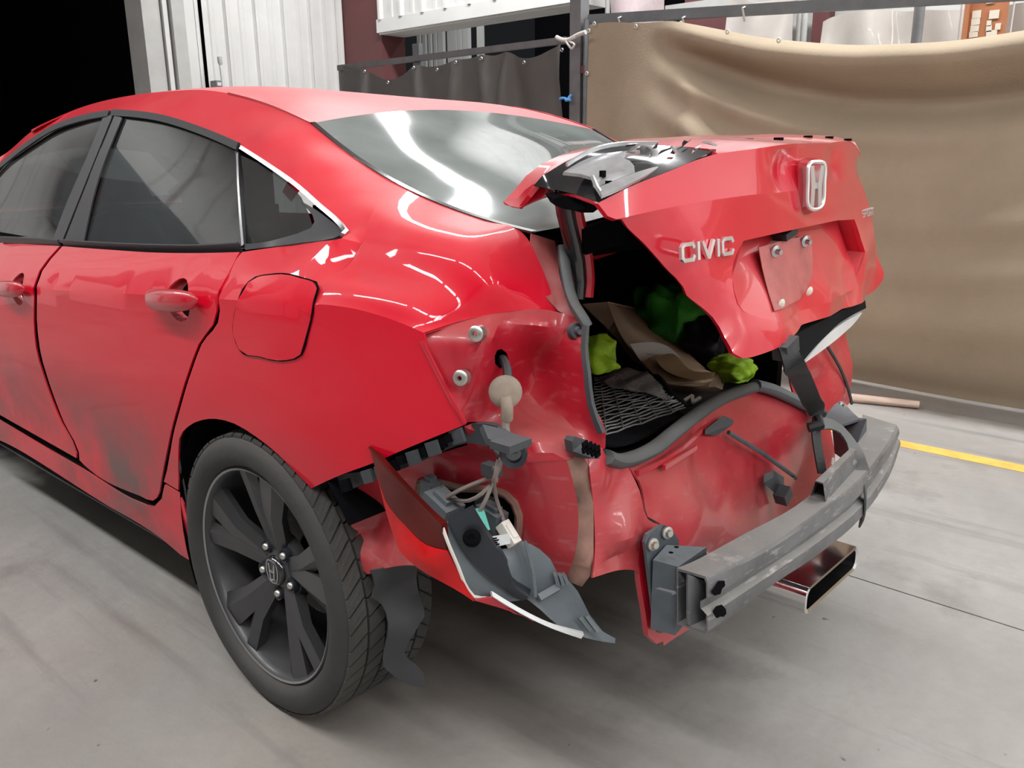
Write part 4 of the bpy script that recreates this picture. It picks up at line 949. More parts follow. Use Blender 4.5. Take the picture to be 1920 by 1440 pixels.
b = B().sheet([(.728,-.676,.721,1),(.742,-.652,.724,1),(.737,-.62,.689),(.735,-.573,.673,1),(.752,-.558,.622),(.765,-.547,.566),(.772,-.515,.546,1),(.772,-.556,.546,1),(.772,-.577,.531),(.774,-.577,.464,1),(.772,-.587,.482),(.77,-.604,.491),(.755,-.701,.511,1),(.748,-.687,.535),(.742,-.681,.619),(.738,-.686,.7)], BACK, .018, .004, inner=[(.742,-.625,.641),(.765,-.632,.59),(.752,-.635,.527),(.75,-.66,.673),(.78,-.628,.554)], warp=crumple(.007, 9, 11))
b.build('rear_corner', 'red_inner', car, ang=30)
b = B().sheet([(.77,-.58,.543,1),(.773,-.581,.465),(.78,-.571,.4),(.785,-.565,.348,1),(.787,-.54,.321,1),(.79,-.464,.306,1),(.785,-.461,.472),(.776,-.494,.541,1)], BACK, .03, .012)
b.build('mount_flange', 'red_plain', car, ang=30)

# back panel of the boot, pushed in
LIP = [(.737,-.642,.706),(.73,-.594,.683),(.722,-.541,.671),(.712,-.46,.664),(.689,-.35,.663),(.665,-.237,.663),(.632,-.064,.657),(.608,.111,.64),(.6,.195,.631)]
b = B().sheet([(x, y, z-.012) for x, y, z in LIP[1:-1]]+[(.6,.197,.619,1),(.61,.329,.574),(.63,.46,.5),(.63,.614,.426,1),(.66,.587,.32),(.7,.522,.257,1)]+[(.72, .5, .25, 1), (.75, 0, .25), (.765, -.47, .27, 1)]+[(.77,-.509,.507,1),(.77,-.508,.543),(.762,-.542,.566),(.75,-.551,.62),(.735,-.573,.671,1)], BACK, .02, .004,
    inner=[(.69,-.266,.563),(.668,.017,.516),(.65,.29,.481),(.735,-.225,.466),(.685,.135,.418),(.74,-.449,.585),(.66,.45,.396),(.68,-.275,.622),(.64,-.018,.597),(.755,-.372,.521),(.71,-.055,.442)], lam=4e-4, warp=crumple(.016, 5, 21))
bo = b.build('back_panel', 'red_inner', car, ang=26); bo['label'] = 'dusty red back panel, creased and pushed in'
B().tube(spl(LIP, .02), .017, 10, flat=.8).build('sill_seal', 'seal_grey', car)
B().tube(spl([(.605,.167,.64),(.615,.219,.623),(.625,.294,.591),(.64,.381,.55),(.652,.451,.52),(.66,.487,.491)], .015), .019, 10, flat=.8).build('sill_seal', 'grey_plastic', car)
for i, pth in enumerate(([(.738,-.555,.653),(.715,-.432,.637),(.698,-.337,.633),(.675,-.225,.636)], [(.725,-.447,.629),(.69,-.27,.614)])):
    B().ribbon([(x+.006, y, z) for x, y, z in pth], .010, (0, 0, 1), .006).build('panel_flange', 'red_plain', bo, smooth=False)
lt = B().hexa([(.672,-.192,.617),(.668,-.132,.598),(.66,-.043,.601),(.655,-.083,.62),(.668,-.186,.625),(.664,-.126,.605),(.656,-.036,.609),(.65,-.074,.627)]).build('latch', 'black_plastic', bo, smooth=False)
B().tube([(.668,-.079,.592),(.69,.054,.511),(.7,.219,.407),(.71,.209,.406)], .0055, 6).build('latch_rod', 'bracket_steel', bo)
sb = B().hexa([(.71,.028,.449),(.715,.08,.408),(.715,.131,.413),(.71,.078,.448),(.7,.047,.461),(.7,.109,.422),(.7,.162,.421),(.7,.098,.458)]).box((.725,.106,.398), (.03, .035, .035), Matrix.Rotation(.6, 3, 'X'))
sb.build('sensor', 'black_plastic', bo, smooth=False)
# loose scraped end of the right rear corner
b = B().sheet([(.6,.337,.65,1),(.57,.497,.676),(.55,.704,.694),(.53,.906,.681,1),(.535,.953,.592),(.55,.962,.504),(.58,.909,.419,1),(.62,.669,.427),(.63,.462,.491,1),(.615,.384,.562)], (1, .2, .3), .02, .004, inner=[(.6,.559,.639),(.62,.623,.551),(.6,.519,.569)], warp=crumple(.02, 7, 8))
b.build('right_corner', 'red_inner', car, ang=24)
b = B().tube(spl([(.585,.625,.672),(.6,.725,.576),(.6,.817,.482),(.6,.849,.437)], .02), .005, 6); b.build('torn_edge', 'black_plastic', car)
B().lathe([(0, .004), (.012, .003), (.013, 0)], (.665,.559,.341), (1, 0, 0), 12).build('plug', 'paper_white', bo)

# plastic bumper retainers
up_ = [(.25,-.852,.593),(.368,-.845,.65),(.463,-.832,.698),(.534,-.815,.745),(.563,-.8,.764),(.594,-.79,.771)]
lo_ = [(.272,-.852,.579),(.366,-.845,.631),(.461,-.832,.678),(.533,-.815,.719),(.566,-.8,.734),(.604,-.79,.733)]
b = B()
n = len(up_)
b.sheet(up_[:1]+up_[1:-1]+[up_[-1]+(1,)]+[(.655,-.799,.776),(.69,-.79,.761,1),(.69,-.794,.738),(.685,-.808,.729,1),(.68,-.821,.733),(.67,-.834,.746)]+[lo_[-1]]+lo_[::-1][1:-1]+[lo_[-1-(n-1)]+(1,)], (.2, -1, .2), .02, .014)
ret = b.build('bumper_retainer', 'black_plastic', car, ang=30)
for pt, w_, h_ in (((.309,-.868,.611), .03, .022), ((.435,-.855,.676), .022, .02), ((.453,-.852,.691), .018, .016), ((.502,-.842,.714), .018, .018), ((.536,-.834,.735), .024, .018), ((.555,-.832,.748), .018, .014), ((.53,-.834,.726), .02, .012)):
    B().box(pt, (w_, .008, h_), Matrix.Rotation(-.42, 3, 'Y')).build('slot', 'void_black', ret, smooth=False)
for pt in [(.375,-.866,.645),(.486,-.852,.703),(.409,-.862,.661),(.529,-.845,.728),(.573,-.83,.755)]:
    B().box(pt, (.03, .006, .024), Matrix.Rotation(-.42, 3, 'Y')).build('clip', 'black_plastic', ret, smooth=False)
B().sheet([(.66,-.859,.801,1),(.68,-.826,.786),(.705,-.809,.77,1),(.71,-.829,.764),(.7,-.86,.776),(.68,-.868,.785)], (.3, -.5, .8), .02, .012).box((.715,-.855,.781), (.04, .05, .012)).build('retainer_top', 'black_plastic', ret)
B().lathe([(.012, 0), (.012, .012), (.020, .014), (.022, 0)], (.715,-.849,.764), (.7, -.7, 0), 16).build('bush', 'dark_plastic', ret)
b = B().sheet([(.735,-.731,.756,1),(.735,-.724,.763),(.74,-.703,.753),(.755,-.685,.741,1),(.76,-.688,.721),(.755,-.705,.726),(.735,-.73,.74,1)], BACK, .02, .02)
cb = b.build('clip_block', 'black_plastic', car, ang=30)
cells = [(.766,-.738,.76),(.768,-.729,.756),(.77,-.721,.751),(.772,-.714,.747),(.766,-.738,.752),(.768,-.729,.748),(.77,-.721,.743),(.772,-.713,.739)]
for c in cells: B().box(c, (.004, .012, .010), Matrix.Rotation(.25, 3, 'X')).build('cell', 'void_black', cb, smooth=False)

# bumper beam: open box section with a groove, brackets, bolts
ZT = .505
Tt = [(.896,-.562,.505),(.904,-.522,.505),(.923,-.356,.505),(.928,-.171,.507),(.925,.049,.508),(.893,.301,.51),(.854,.497,.505)]
It = [(.839,-.568,.505),(.85,-.513,.505),(.862,-.369,.505),(.88,-.187,.507),(.866,.032,.508),(.826,.285,.51),(.748,.525,.508)]
Bt = [(.904,-.566,.4),(.908,-.501,.4),(.914,-.315,.4),(.925,-.134,.4),(.923,.086,.4),(.884,.368,.402),(.829,.61,.41)]
def sec(k, off):
    T, I, Bo = Vector(Tt[k][:3]), Vector(It[k][:3]), Vector(Bt[k][:3]); J = I+(Bo-T); out = (T-I).normalized()
    pr = [I, I.lerp(T, .93), T-Vector((0,0,.008)), T.lerp(Bo, .36), T.lerp(Bo, .45)-out*.012, T.lerp(Bo, .58)-out*.012, T.lerp(Bo, .67), Bo+Vector((0,0,.008)), J.lerp(Bo, .93), J, J.lerp(I, .22), J.lerp(I, .78)]
    if off:
        c = (I+T+Bo+J)/4; pr = [p+(c-p)*off for p in pr]
    return pr
K = 7; b = B(); vs = []
rows = [sec(k, 0) for k in range(K)]; rin = [sec(k, .09) for k in range(K)]
def smooth_rows(rows, m=4):
    o = []
    for j in range(len(rows[0])):
        pts = [tuple(r[j]) for r in rows]; cur = []
        for i in range(len(pts)-1):
            p0, p1, p2, p3 = [np.array(pts[max(0, min(len(pts)-1, i+q))]) for q in (-1, 0, 1, 2)]
            for k in range(m):
                t = k/m; cur.append(tuple(.5*((2*p1)+(p2-p0)*t+(2*p0-5*p1+4*p2-p3)*t*t+(3*p1-p0-3*p2+p3)*t**3)))
        cur.append(pts[-1]); o.append(cur)
    return [[o[j][i] for j in range(len(o))] for i in range(len(o[0]))]
ro_, ri_ = smooth_rows(rows), smooth_rows(rin); nn = 12; S = len(ro_)
vs = [p for r in ro_ for p in r]+[p for r in ri_ for p in r]; off = S*nn
fs = []
for i in range(S-1):
    for j in range(nn):
        a, c = i*nn+j, i*nn+(j+1) % nn; fs += [(a, c, c+nn, a+nn), (off+a, off+a+nn, off+c+nn, off+c)]
for i in (0, S-1):
    for j in range(nn):
        a, c = i*nn+j, i*nn+(j+1) % nn; fs.append((a, c, off+c, off+a) if i else (c, a, off+a, off+c))
beam = B().add(vs, fs).build('bumper_beam', 'beam_steel', car, ang=28); beam['label'] = 'bare grey steel bumper beam with an open box end'
B().sheet([(.87,-.582,.508,1),(.88,-.535,.48,1),(.88,-.525,.382,1),(.87,-.574,.409,1)], BACK, .05, .004).build('end_web', 'beam_steel', beam, smooth=False)
for lp in ([(.906,-.538,.491),(.908,-.523,.486),(.908,-.52,.476),(.907,-.529,.473),(.907,-.533,.465),(.905,-.55,.468),(.905,-.559,.479),(.906,-.55,.484)], [(.906,-.542,.444),(.908,-.512,.427),(.908,-.509,.417),(.906,-.524,.41),(.905,-.542,.423),(.905,-.551,.438)]):
    B().sheet(lp, BACK, .02, .002).build('beam_hole', 'void_black', beam)
q0, q1 = [(.885,-.119,.51),(.914,-.124,.51)]; r0, r1 = [(.865,.124,.512),(.888,.116,.512)]
def hat(a0, a1, h):
    a0, a1 = Vector(a0[:3]), Vector(a1[:3]); z = Vector((0, 0, h)); d = a1-a0
    return [a0-d*.1, a0+d*.2+z, a1-d*.2+z, a1+d*.1]
A_, C_ = hat(q0, q1, .036), hat(r0, r1, .036)
b = B(); b.add([tuple(p) for p in A_+C_]+[tuple(p-Vector((0, 0, .003))) for p in A_+C_], [(0,1,5,4), (1,2,6,5), (2,3,7,6), (12,13,9,8), (13,14,10,9), (14,15,11,10), (0,8,9,1), (1,9,10,2), (2,10,11,3), (4,5,13,12), (5,6,14,13), (6,7,15,14)])
b.build('hat_bracket', 'beam_steel', beam, smooth=False)
b = B().sheet([(.792,-.598,.55,1),(.792,-.591,.562),(.792,-.55,.564,1),(.792,-.54,.563),(.8,-.498,.52,1),(.8,-.479,.338,1),(.8,-.551,.354),(.8,-.566,.371,1)], BACK, .04, .006)
pl_ = b.build('mount_plate', 'bracket_steel', car, ang=30)
A = [(.8,-.583,.513),(.8,-.54,.526),(.832,-.453,.5),(.838,-.561,.504)]; D = Vector((0, 0, -.135))
bb = B().hexa([Vector(p) for p in A]+[Vector(p)+D*(1.0 if i in (0, 3) else .8) for i, p in enumerate(A)]); cbx = bb.build('crash_box', 'bracket_steel', pl_, smooth=False)
for pt in [(.822,-.543,.526),(.82,-.557,.52)]: B().lathe([(0, .0012), (.0045, .001)], (pt[0], pt[1], pt[2]+.003), (0, 0, 1), 10).build('hole', 'void_black', pl_)
B().bar((.83,-.614,.48), (.865,-.617,.486), .004, .012, (0, -1, .2)).build('rib', 'bracket_steel', pl_, smooth=False)
for pt in [(.797,-.582,.542),(.798,-.538,.549),(.803,-.552,.373)]:
    B().lathe([(0, .011), (.006, .011), (.007, .005), (.0115, .004), (.012, 0)], pt, (1, -.3, .1), 12).build('bolt', 'steel_zinc', pl_, ang=50)
b = B().sheet([(.7,.414,.535,1),(.7,.483,.546),(.7,.546,.512,1),(.8,.359,.546,1),(.76,.285,.535),(.7,.383,.52,1)], (1, -.3, .6), .03, .006); mr = b.build('mount_plate', 'bracket_steel', car, ang=30)
B().lathe([(0, .012), (.007, .012), (.008, .005), (.013, .004), (.014, 0)], (.708,.476,.534), (1, -.2, .3), 12).build('bolt', 'steel_zinc', mr, ang=50)
b = B().hexa([(.72,.39,.5),(.72,.497,.504),(.82,.35,.552),(.83,.275,.511),(.72,.426,.416),(.72,.516,.423),(.8,.427,.464),(.81,.352,.414)]); b.build('crash_box', 'bracket_steel', mr, smooth=False)

# exhaust finisher: a wide flattened oblong pipe end
def oblong(x, y0, y1, z0, z1, r, n=5):
    o = []
    for cy, cz, a0 in ((y1-r, z1-r, 0), (y0+r, z1-r, 90), (y0+r, z0+r, 180), (y1-r, z0+r, 270)):
        for i in range(n): a = R(a0+90*i/(n-1)); o.append((x, cy+r*math.cos(a), cz+r*math.sin(a)))
    return o
e0, e1 = (.851,-.133,.3), (.878,.175,.3)
rings = []; ya, yb = e0[1]+.005, e1[1]-.01; xe = .895
for x, k in ((xe-.16, 0), (xe-.05, 0), (xe, 0), (xe+.002, .004), (xe-.002, .008), (xe-.10, .010)): rings.append(oblong(x+0, ya+k, yb-k, .237+k, .300-k, .018))
n = len(rings[0]); vs = [p for r_ in rings for p in r_]
b = B().add(vs, [(i*n+j, i*n+(j+1) % n, (i+1)*n+(j+1) % n, (i+1)*n+j) for i in range(len(rings)-1) for j in range(n)])
eo = b.build('exhaust_tip', 'chrome', car, ang=40); B().add(oblong(xe-.09, ya+.008, yb-.008, .245, .292, .018), [tuple(range(n))]).build('pipe_mouth', 'void_black', eo, smooth=False)
B().tube([(xe-.14, (ya+yb)/2, .27), (.5, (ya+yb)/2+.1, .30), (.3, .3, .3)], .03, 10).build('exhaust_pipe', 'bracket_steel', car)

# boot lid
LB = [(.85,-.413,.861,1),(.855,-.394,.849),(.86,-.373,.848,1),(.86,-.316,.852),(.86,-.259,.861),(.82,.033,.855),(.75,.447,.835),(.735,.54,.831,1)]
LL = [(.742,-.627,1.1),(.745,-.608,1.086),(.75,-.571,1.062),(.757,-.534,1.031),(.77,-.502,.996),(.785,-.482,.965),(.797,-.455,.946),(.81,-.43,.923),(.832,-.417,.886)]
LR = [(.725,.622,.847),(.72,.647,.864),(.712,.619,.93),(.705,.567,1.036),(.7,.511,1.103)]
LC = [(.75,-.642,1.102,1),(.775,-.496,1.117),(.795,-.341,1.125),(.79,-.111,1.126),(.765,.107,1.13),(.7,.475,1.133,1)]
TOPR = [(.765,-.365,1.199,1),(.785,-.22,1.209),(.745,.136,1.217),(.7,.406,1.218),(.675,.533,1.194,1)]
lid = B()
rt = [(.8,-.319,1.046,1),(.8,-.131,1.051),(.768,.181,1.05,1),(.738,.364,1.04,1),(.738,.408,1),(.742,.437,.955,1)]
rb_ = [(.755,.364,.9),(.8,.112,.885),(.835,-.131,.888),(.845,-.293,.902),(.83,-.381,.942),(.81,-.374,.987)]
dent = crumple(.034, 8, 33)
def lid_dent(p):
    k = min(1, max(0, (.985-p[2])/.1)); return p+np.array(((dent(p)[0]-p[0])*k, 0, 0))
lid.sheet(LC+LR[::-1]+[LB[-1]]+LB[::-1][1:]+LL[::-1], (1, -.2, .1), .018, .010, holes=[rt+rb_], inner=[(.8,-.488,.99),(.785,-.488,1.077),(.8,-.207,1.089)], lam=6e-4, warp=lid_dent)
lid.sheet(TOPR+[(.685,.486,1.161)]+LC[::-1]+[(.74,-.655,1.107),(.73,-.667,1.127,1),(.745,-.601,1.15),(.755,-.504,1.172),(.76,-.433,1.188)], (1, -.2, .2), .022, .010, inner=[(.762,-.14,1.167),(.724,.204,1.174)], lam=1e-3)
deck = [(.6,.678,1.224,1),(.52,.751,1.239),(.48,.509,1.244),(.46,.132,1.239),(.45,-.169,1.231,1),(.5,-.384,1.212),(.52,-.516,1.194),(.52,-.551,1.185),(.515,-.588,1.167),(.51,-.614,1.145),(.5,-.634,1.123,1),(.535,-.631,1.113,1),(.56,-.636,1.138),(.585,-.626,1.169,1),(.6,-.585,1.189),(.6,-.489,1.212,1),(.64,-.439,1.217),(.69,-.404,1.214),(.75,-.369,1.21,1)]
lid.sheet(TOPR[:]+deck, (.1, 0, 1), .03, .008, lam=2e-4, warp=crumple(.004, 6, 4))
lo2 = lid.build('boot_lid', 'red_lid', car, ang=24, merge=1e-3); lo2['label'] = 'raised red boot lid, crumpled along its lower edge'
# number plate recess
ins = lambda L0, d, dz=0: [(p[0]-d, p[1], p[2]+dz, *p[3:]) for p in L0]
RT = ins(rt, .045); RT[0] = RT[0][:1]+(RT[0][1]+.02,)+RT[0][2:]
rc_ = B(); rc_.sheet(RT+rb_, (1, -.2, 0), .02, .003, inner=[(.778,-.07,.972),(.755,.141,.985),(.8,-.233,.97),(.825,-.234,.932),(.81,-.031,.926)], lam=2e-4, warp=lid_dent)
A1 = spl([rb_[-1]]+rt+[rb_[0]], .02); k = len(A1)
A2 = [tuple(np.array(p)-np.array((.045*min(1, i/5, (k-1-i)/5), 0, 0))) for i, p in enumerate(A1)]
rc_.add(A1+A2, [(i, i+1, k+i+1, k+i) for i in range(k-1)])
rco = rc_.build('plate_recess', 'red_lid', lo2, ang=28)
B().sheet([(.785,-.233,1.026,1),(.781,-.111,1.03),(.77,.035,1.029,1),(.788,.017,.964),(.822,-.086,.91,1),(.838,-.276,.917,1),(.806,-.245,.972)], (1, -.2, 0), .02, .0012, lam=2e-4, inner=[(.797,-.123,.968)], warp=lambda p: lid_dent(p)+np.array((.003, 0, 0))).build('plate_mark', 'red_dusty', lo2)['label'] = 'grey dusty patch where the number plate was'
for pt in [(.792,-.176,1.015),(.782,-.019,1.021)]:
    B().lathe([(0, .018), (.005, .018), (.006, .008), (.012, .006), (.013, .003), (.007, 0), (.006, -.02)], pt, (1, -.3, -.1), 12).build('screw', 'chrome_dull', lo2)
for pt in [(.842,-.235,.924),(.822,-.064,.925)]:
    B().lathe([(0, .004), (.007, .003), (.010, 0)], pt, (1, -.2, -.2), 12).build('plug', 'note_paper', lo2)
B().box((.78,-.106,1.042), (.03, .05, .014), Matrix.Rotation(.25, 3, 'X')).build('lid_switch', 'dark_plastic', lo2, smooth=False)
# marque badge and lettering
def local(cx, n, upv):
    n = Vector(n).normalized(); u = Vector(upv); u = (u-n*u.dot(n)).normalized(); r_ = u.cross(n)
    return lambda a, c, d=0: tuple(Vector(cx)+r_*a+u*c+n*d)
Lc = local((.8,-.04,1.133), (1, -.12, .05), (0, 0, 1))
b = B(); b.prism([Lc(p[0], p[1], -.02) for p in spl([(-.038,.048,0),(0,.056,0),(.038,.048,0),(.040,.01,0),(.031,-.046,0),(0,-.056,0),(-.031,-.046,0),(-.040,.01,0)], .01, True)], Vector(Lc(0, 0, .012))-Vector(Lc(0, 0, 0)))
bg = b.build('badge_base', 'red_plain', lo2, ang=40)
b = B(); b.tube([Lc(p[0], p[1], .016-.02+.012) for p in spl([(-.029,.042,0),(0,.047,0),(.029,.042,0),(.0315,.01,0),(.024,-.040,0),(0,-.046,0),(-.024,-.040,0),(-.0315,.01,0)], .006, True)], .0042, 8, closed=True)
for s in (-1, 1):
    q = [(s*.026,.040), (s*.013,.040), (s*.0045,.002), (s*.0055,-.004), (s*.008,-.040), (s*.021,-.040), (s*.020,0)]
    b.prism([Lc(x, y, -.008) for x, y in q], Vector(Lc(0, 0, .018))-Vector(Lc(0, 0, 0)))
b.prism([Lc(x, y, -.008) for x, y in ((-.010,.006), (.010,.006), (.010,-.005), (-.010,-.005))], Vector(Lc(0, 0, .016))-Vector(Lc(0, 0, 0)))
b.build('badge', 'badge_chrome', bg, ang=40)['label'] = 'chrome letter H in a rounded frame'
GLY = {'C': [[(1,.8),(.9,1),(.15,1),(0,.82),(0,.18),(.15,0),(.9,0),(1,.2)]], 'I': [[(.5,0),(.5,1)]], 'V': [[(0,1),(.45,0),(.55,0),(1,1)]], 'S': [[(1,.9),(.9,1),(.1,1),(0,.85),(0,.65),(.1,.5),(.9,.5),(1,.35),(1,.15),(.9,0),(0,0)]], 'P': [[(0,0),(0,1),(.9,1),(1,.85),(1,.6),(.9,.45),(0,.45)]], 'O': [[(.15,0),(0,.18),(0,.82),(.15,1),(.85,1),(1,.82),(1,.18),(.85,0),(.15,0)]], 'R': [[(0,0),(0,1),(.9,1),(1,.85),(1,.6),(.9,.45),(0,.45)],[(.55,.45),(1,0)]], 'T': [[(0,1),(1,1)],[(.5,1),(.5,0)]], 'N': [[(0,0),(0,1),(1,0),(1,1)]]}
def letters(word, a, c, h, n, parent, m, wd=None, gap=.28, sw=.2, name='letter'):
    # separate raised letters along the line from a to c
    a, c = Vector(a), Vector(c); d = c-a; tot = d.length; u = d/tot; nrm = Vector(n).normalized(); v = nrm.cross(u).normalized()
    ws = [.28 if g == 'I' else 1. for g in word]; sc = tot/(sum(ws)+gap*(len(word)-1)); x = 0
    for g, w_ in zip(word, ws):
        b = B()
        for st in GLY[g]:
            pts = [a+u*(x+(p[0] if g != 'I' else p[0])*sc*w_)+v*(p[1]*h+(p[0]*0)) for p in st]
            for i in range(len(pts)-1):
                e = (pts[i+1]-pts[i]).normalized()*sw*h*.35; b.bar(pts[i]-e+nrm*.003, pts[i+1]+e+nrm*.003, sw*h, .006, nrm)
        b.build(name, m, parent, smooth=False); x += (w_+gap)*sc
letters('CIVIC', (.797,-.527,1.029), (.803,-.37,1.029), .026, (1, -.15, .1), lo2, 'badge_chrome', sw=.24)
letters('SPORT', (.716,.46,1.038), (.709,.555,1.04), .016, (1, .1, .1), lo2, 'badge_chrome', sw=.2)

# broken spoiler end on the lid: black carrier and bare bright plate
b = B().sheet([(.588,-.632,1.166,1),(.603,-.589,1.188),(.603,-.493,1.21,1),(.64,-.438,1.215),(.69,-.404,1.213),(.757,-.357,1.206,1),(.75,-.416,1.189),(.745,-.488,1.172),(.735,-.586,1.15),(.715,-.642,1.127,1),(.685,-.636,1.133),(.62,-.633,1.144),(.575,-.639,1.15,1)], (.5, -.5, .8), .025, .01, inner=[(.66,-.589,1.165),(.7,-.509,1.19)])
ca = b.build('lamp_carrier', 'gloss_black', lo2, ang=30)
b = B().sheet([(.645,-.646,1.173,1),(.655,-.566,1.199),(.7,-.51,1.206,1),(.7,-.556,1.193),(.71,-.555,1.19),(.735,-.575,1.172,1),(.715,-.642,1.152,1),(.7,-.639,1.155),(.68,-.618,1.165)], (.6, -.5, .8), .02, .006); b.build('bright_plate', 'silver_plastic', ca, ang=40)
for pth in ([(.64,-.635,1.178),(.65,-.559,1.205),(.7,-.462,1.211)], [(.7,-.645,1.161),(.715,-.653,1.145),(.725,-.652,1.132)]):
    B().ribbon([(x+.006, y-.004, z+.006) for x, y, z in spl(pth, .02)], .006, (.3, 0, 1), .004).build('bright_edge', 'silver_plastic', ca)
B().sheet([(.722,-.652,1.151,1),(.742,-.586,1.171),(.752,-.532,1.18),(.752,-.585,1.162),(.737,-.666,1.139,1)], (.7, -.4, .6), .02, .006).build('bright_edge', 'silver_plastic', ca, ang=40)
for pt in [(.7,-.614,1.17),(.725,-.632,1.155)]: B().box(pt, (.006, .010, .010)).build('hole', 'void_black', ca, smooth=False)
r_ = random.Random(5)
for i in range(16):
    t = i/15; a = Vector((.715,-.574,1.196)).lerp(Vector((.762,-.425,1.203)), t)+Vector((r_.uniform(0, .012), 0, r_.uniform(-.006, .012)))
    sh = [a+Vector((r_.uniform(-.012, .012), r_.uniform(-.02, .02), r_.uniform(-.01, .012))) for _ in range(3)]
    B().prism([tuple(p) for p in sh], (.003, 0, .003)).build('shard', r_.choice(('silver_plastic', 'white_plastic', 'gloss_black', 'chrome', 'gloss_black')), ca, smooth=False)
for pt, lg in zip([(.66,-.055,1.225),(.66,.088,1.228),(.64,.285,1.234),(.62,.458,1.234),(.62,.58,1.229)], (.02, .016, .016, .014, .012)):
    B().box(pt, (.016, lg, .006)).build('stop_hole', 'void_black', lo2, smooth=False)
b = B().sheet([(.5,-.634,1.122,1),(.535,-.631,1.112),(.56,-.622,1.123),(.615,-.627,1.138),(.7,-.641,1.128,1),(.725,-.658,1.124,1),(.7,-.63,1.13),(.6,-.609,1.148),(.555,-.616,1.152),(.525,-.624,1.127,1)], (.5, -.8, -.1), .02, .004); b.build('lid_underside', 'red_plain', lo2, ang=40)
# lower lamp strip left of the lid's right corner
b = B().sheet([(.835,-.203,.845,1),(.8,.083,.843),(.735,.497,.825,1),(.735,.511,.801,1),(.75,.327,.798),(.79,.113,.786),(.82,-.055,.778,1)], (1, 0, -.2), .02, .02); ll = b.build('lid_lamp', 'carpet', lo2, ang=40)
B().sheet([(.83,-.077,.778,1),(.8,.073,.794),(.765,.289,.801),(.742,.467,.796,1),(.745,.436,.787),(.77,.282,.776),(.8,.092,.773)], (1, 0, -.1), .02, .008).build('clear_lens', 'white_plastic', ll, ang=40)

# ------------------------------------------------------------------ loose and hanging things
# left tail lamp, dangling on its wires beside the rear wheel
tl = empty('tail_lamp', (.5, -.85, .55)); tag(tl, 'broken red tail lamp dangling on its wires beside the rear wheel', 'lamp')
oL = Vector(tl.location); loc = lambda L0: [(p[0]-oL.x, p[1]-oL.y, p[2]-oL.z, *p[3:]) for p in L0]
upl = [(.39,-.87,.704,1),(.478,-.885,.673),(.548,-.892,.648),(.603,-.9,.63,1),(.601,-.888,.58,1)]
b = B().sheet(loc(upl+[(.568,-.902,.584),(.519,-.902,.602),(.451,-.89,.627),(.421,-.88,.659)]), (-.3, -1, .1), .02, .012); b.build('upper_lens', 'lens_dark', tl, ang=40)
b = B().sheet(loc([(.422,-.881,.659,1),(.452,-.891,.628),(.52,-.903,.602),(.569,-.903,.585),(.603,-.889,.581,1),(.619,-.86,.504,1),(.623,-.85,.485),(.622,-.85,.479,1),(.614,-.87,.5),(.529,-.91,.547),(.506,-.91,.559,1),(.473,-.9,.591)]), (-.3, -1, .1), .02, .012, inner=loc([(.579,-.912,.574)])); b.build('lower_lens', 'lens_red', tl, ang=40)
B().tube(spl(loc([(.387,-.868,.703),(.474,-.882,.672),(.543,-.888,.646),(.598,-.895,.628)]), .02), .003, 6).build('lens_edge', 'lens_dark', tl)
b = B().tube(spl(loc([(.598,-.895,.628),(.607,-.89,.596),(.612,-.875,.552),(.615,-.855,.5),(.617,-.845,.485),(.634,-.82,.48)]), .02), .0032, 6); b.build('lens_rim', 'paper_white', tl)
b = B().sheet(loc([(.589,-.885,.621,1),(.593,-.87,.623),(.609,-.852,.565),(.63,-.83,.526),(.651,-.8,.492),(.671,-.785,.472,1),(.651,-.8,.468),(.64,-.822,.49,1),(.636,-.822,.482),(.616,-.845,.487,1),(.607,-.87,.548)]), (.3, -1, .3), .02, .006); b.build('housing_flange', 'grey_plastic', tl, ang=40)
b = B().sheet(loc([(.6,-.882,.629,1),(.618,-.868,.642),(.632,-.86,.651,1),(.636,-.855,.638),(.655,-.835,.59),(.668,-.815,.549),(.669,-.815,.534,1),(.673,-.8,.5),(.688,-.785,.484,1),(.674,-.785,.472),(.654,-.81,.497),(.639,-.84,.532),(.619,-.862,.571)]), (.4, -.9, .4), .02, .016, lam=1e-4); bp_ = b.build('mount_arm', 'dark_plastic', tl, ang=40)
B().lathe([(.005, .010), (.009, .011), (.014, .008), (.015, 0)], loc([(.634,-.862,.603)])[0], (.5, -.8, .4), 18).lathe([(0, .009), (.007, .0092)], loc([(.633,-.862,.603)])[0], (.5, -.8, .4), 14).build('mount_hole', 'void_black', bp_)
b = B().sheet(loc([(.597,-.8,.583,1),(.628,-.8,.558),(.653,-.765,.567,1),(.673,-.74,.55),(.688,-.73,.532),(.702,-.73,.511,1),(.726,-.7,.473),(.748,-.69,.435),(.769,-.68,.407,1),(.788,-.67,.397,1),(.788,-.672,.389,1),(.749,-.71,.402),(.719,-.74,.424),(.695,-.765,.454,1),(.671,-.775,.468),(.658,-.8,.519),(.659,-.805,.542)]), (.5, -.6, .7), .02, .004, inner=loc([(.661,-.77,.528),(.679,-.75,.496),(.709,-.735,.46),(.734,-.7,.424)]), warp=crumple(.008, 8, 2), lam=2e-4); hs = b.build('housing', 'grey_plastic', tl, ang=30)
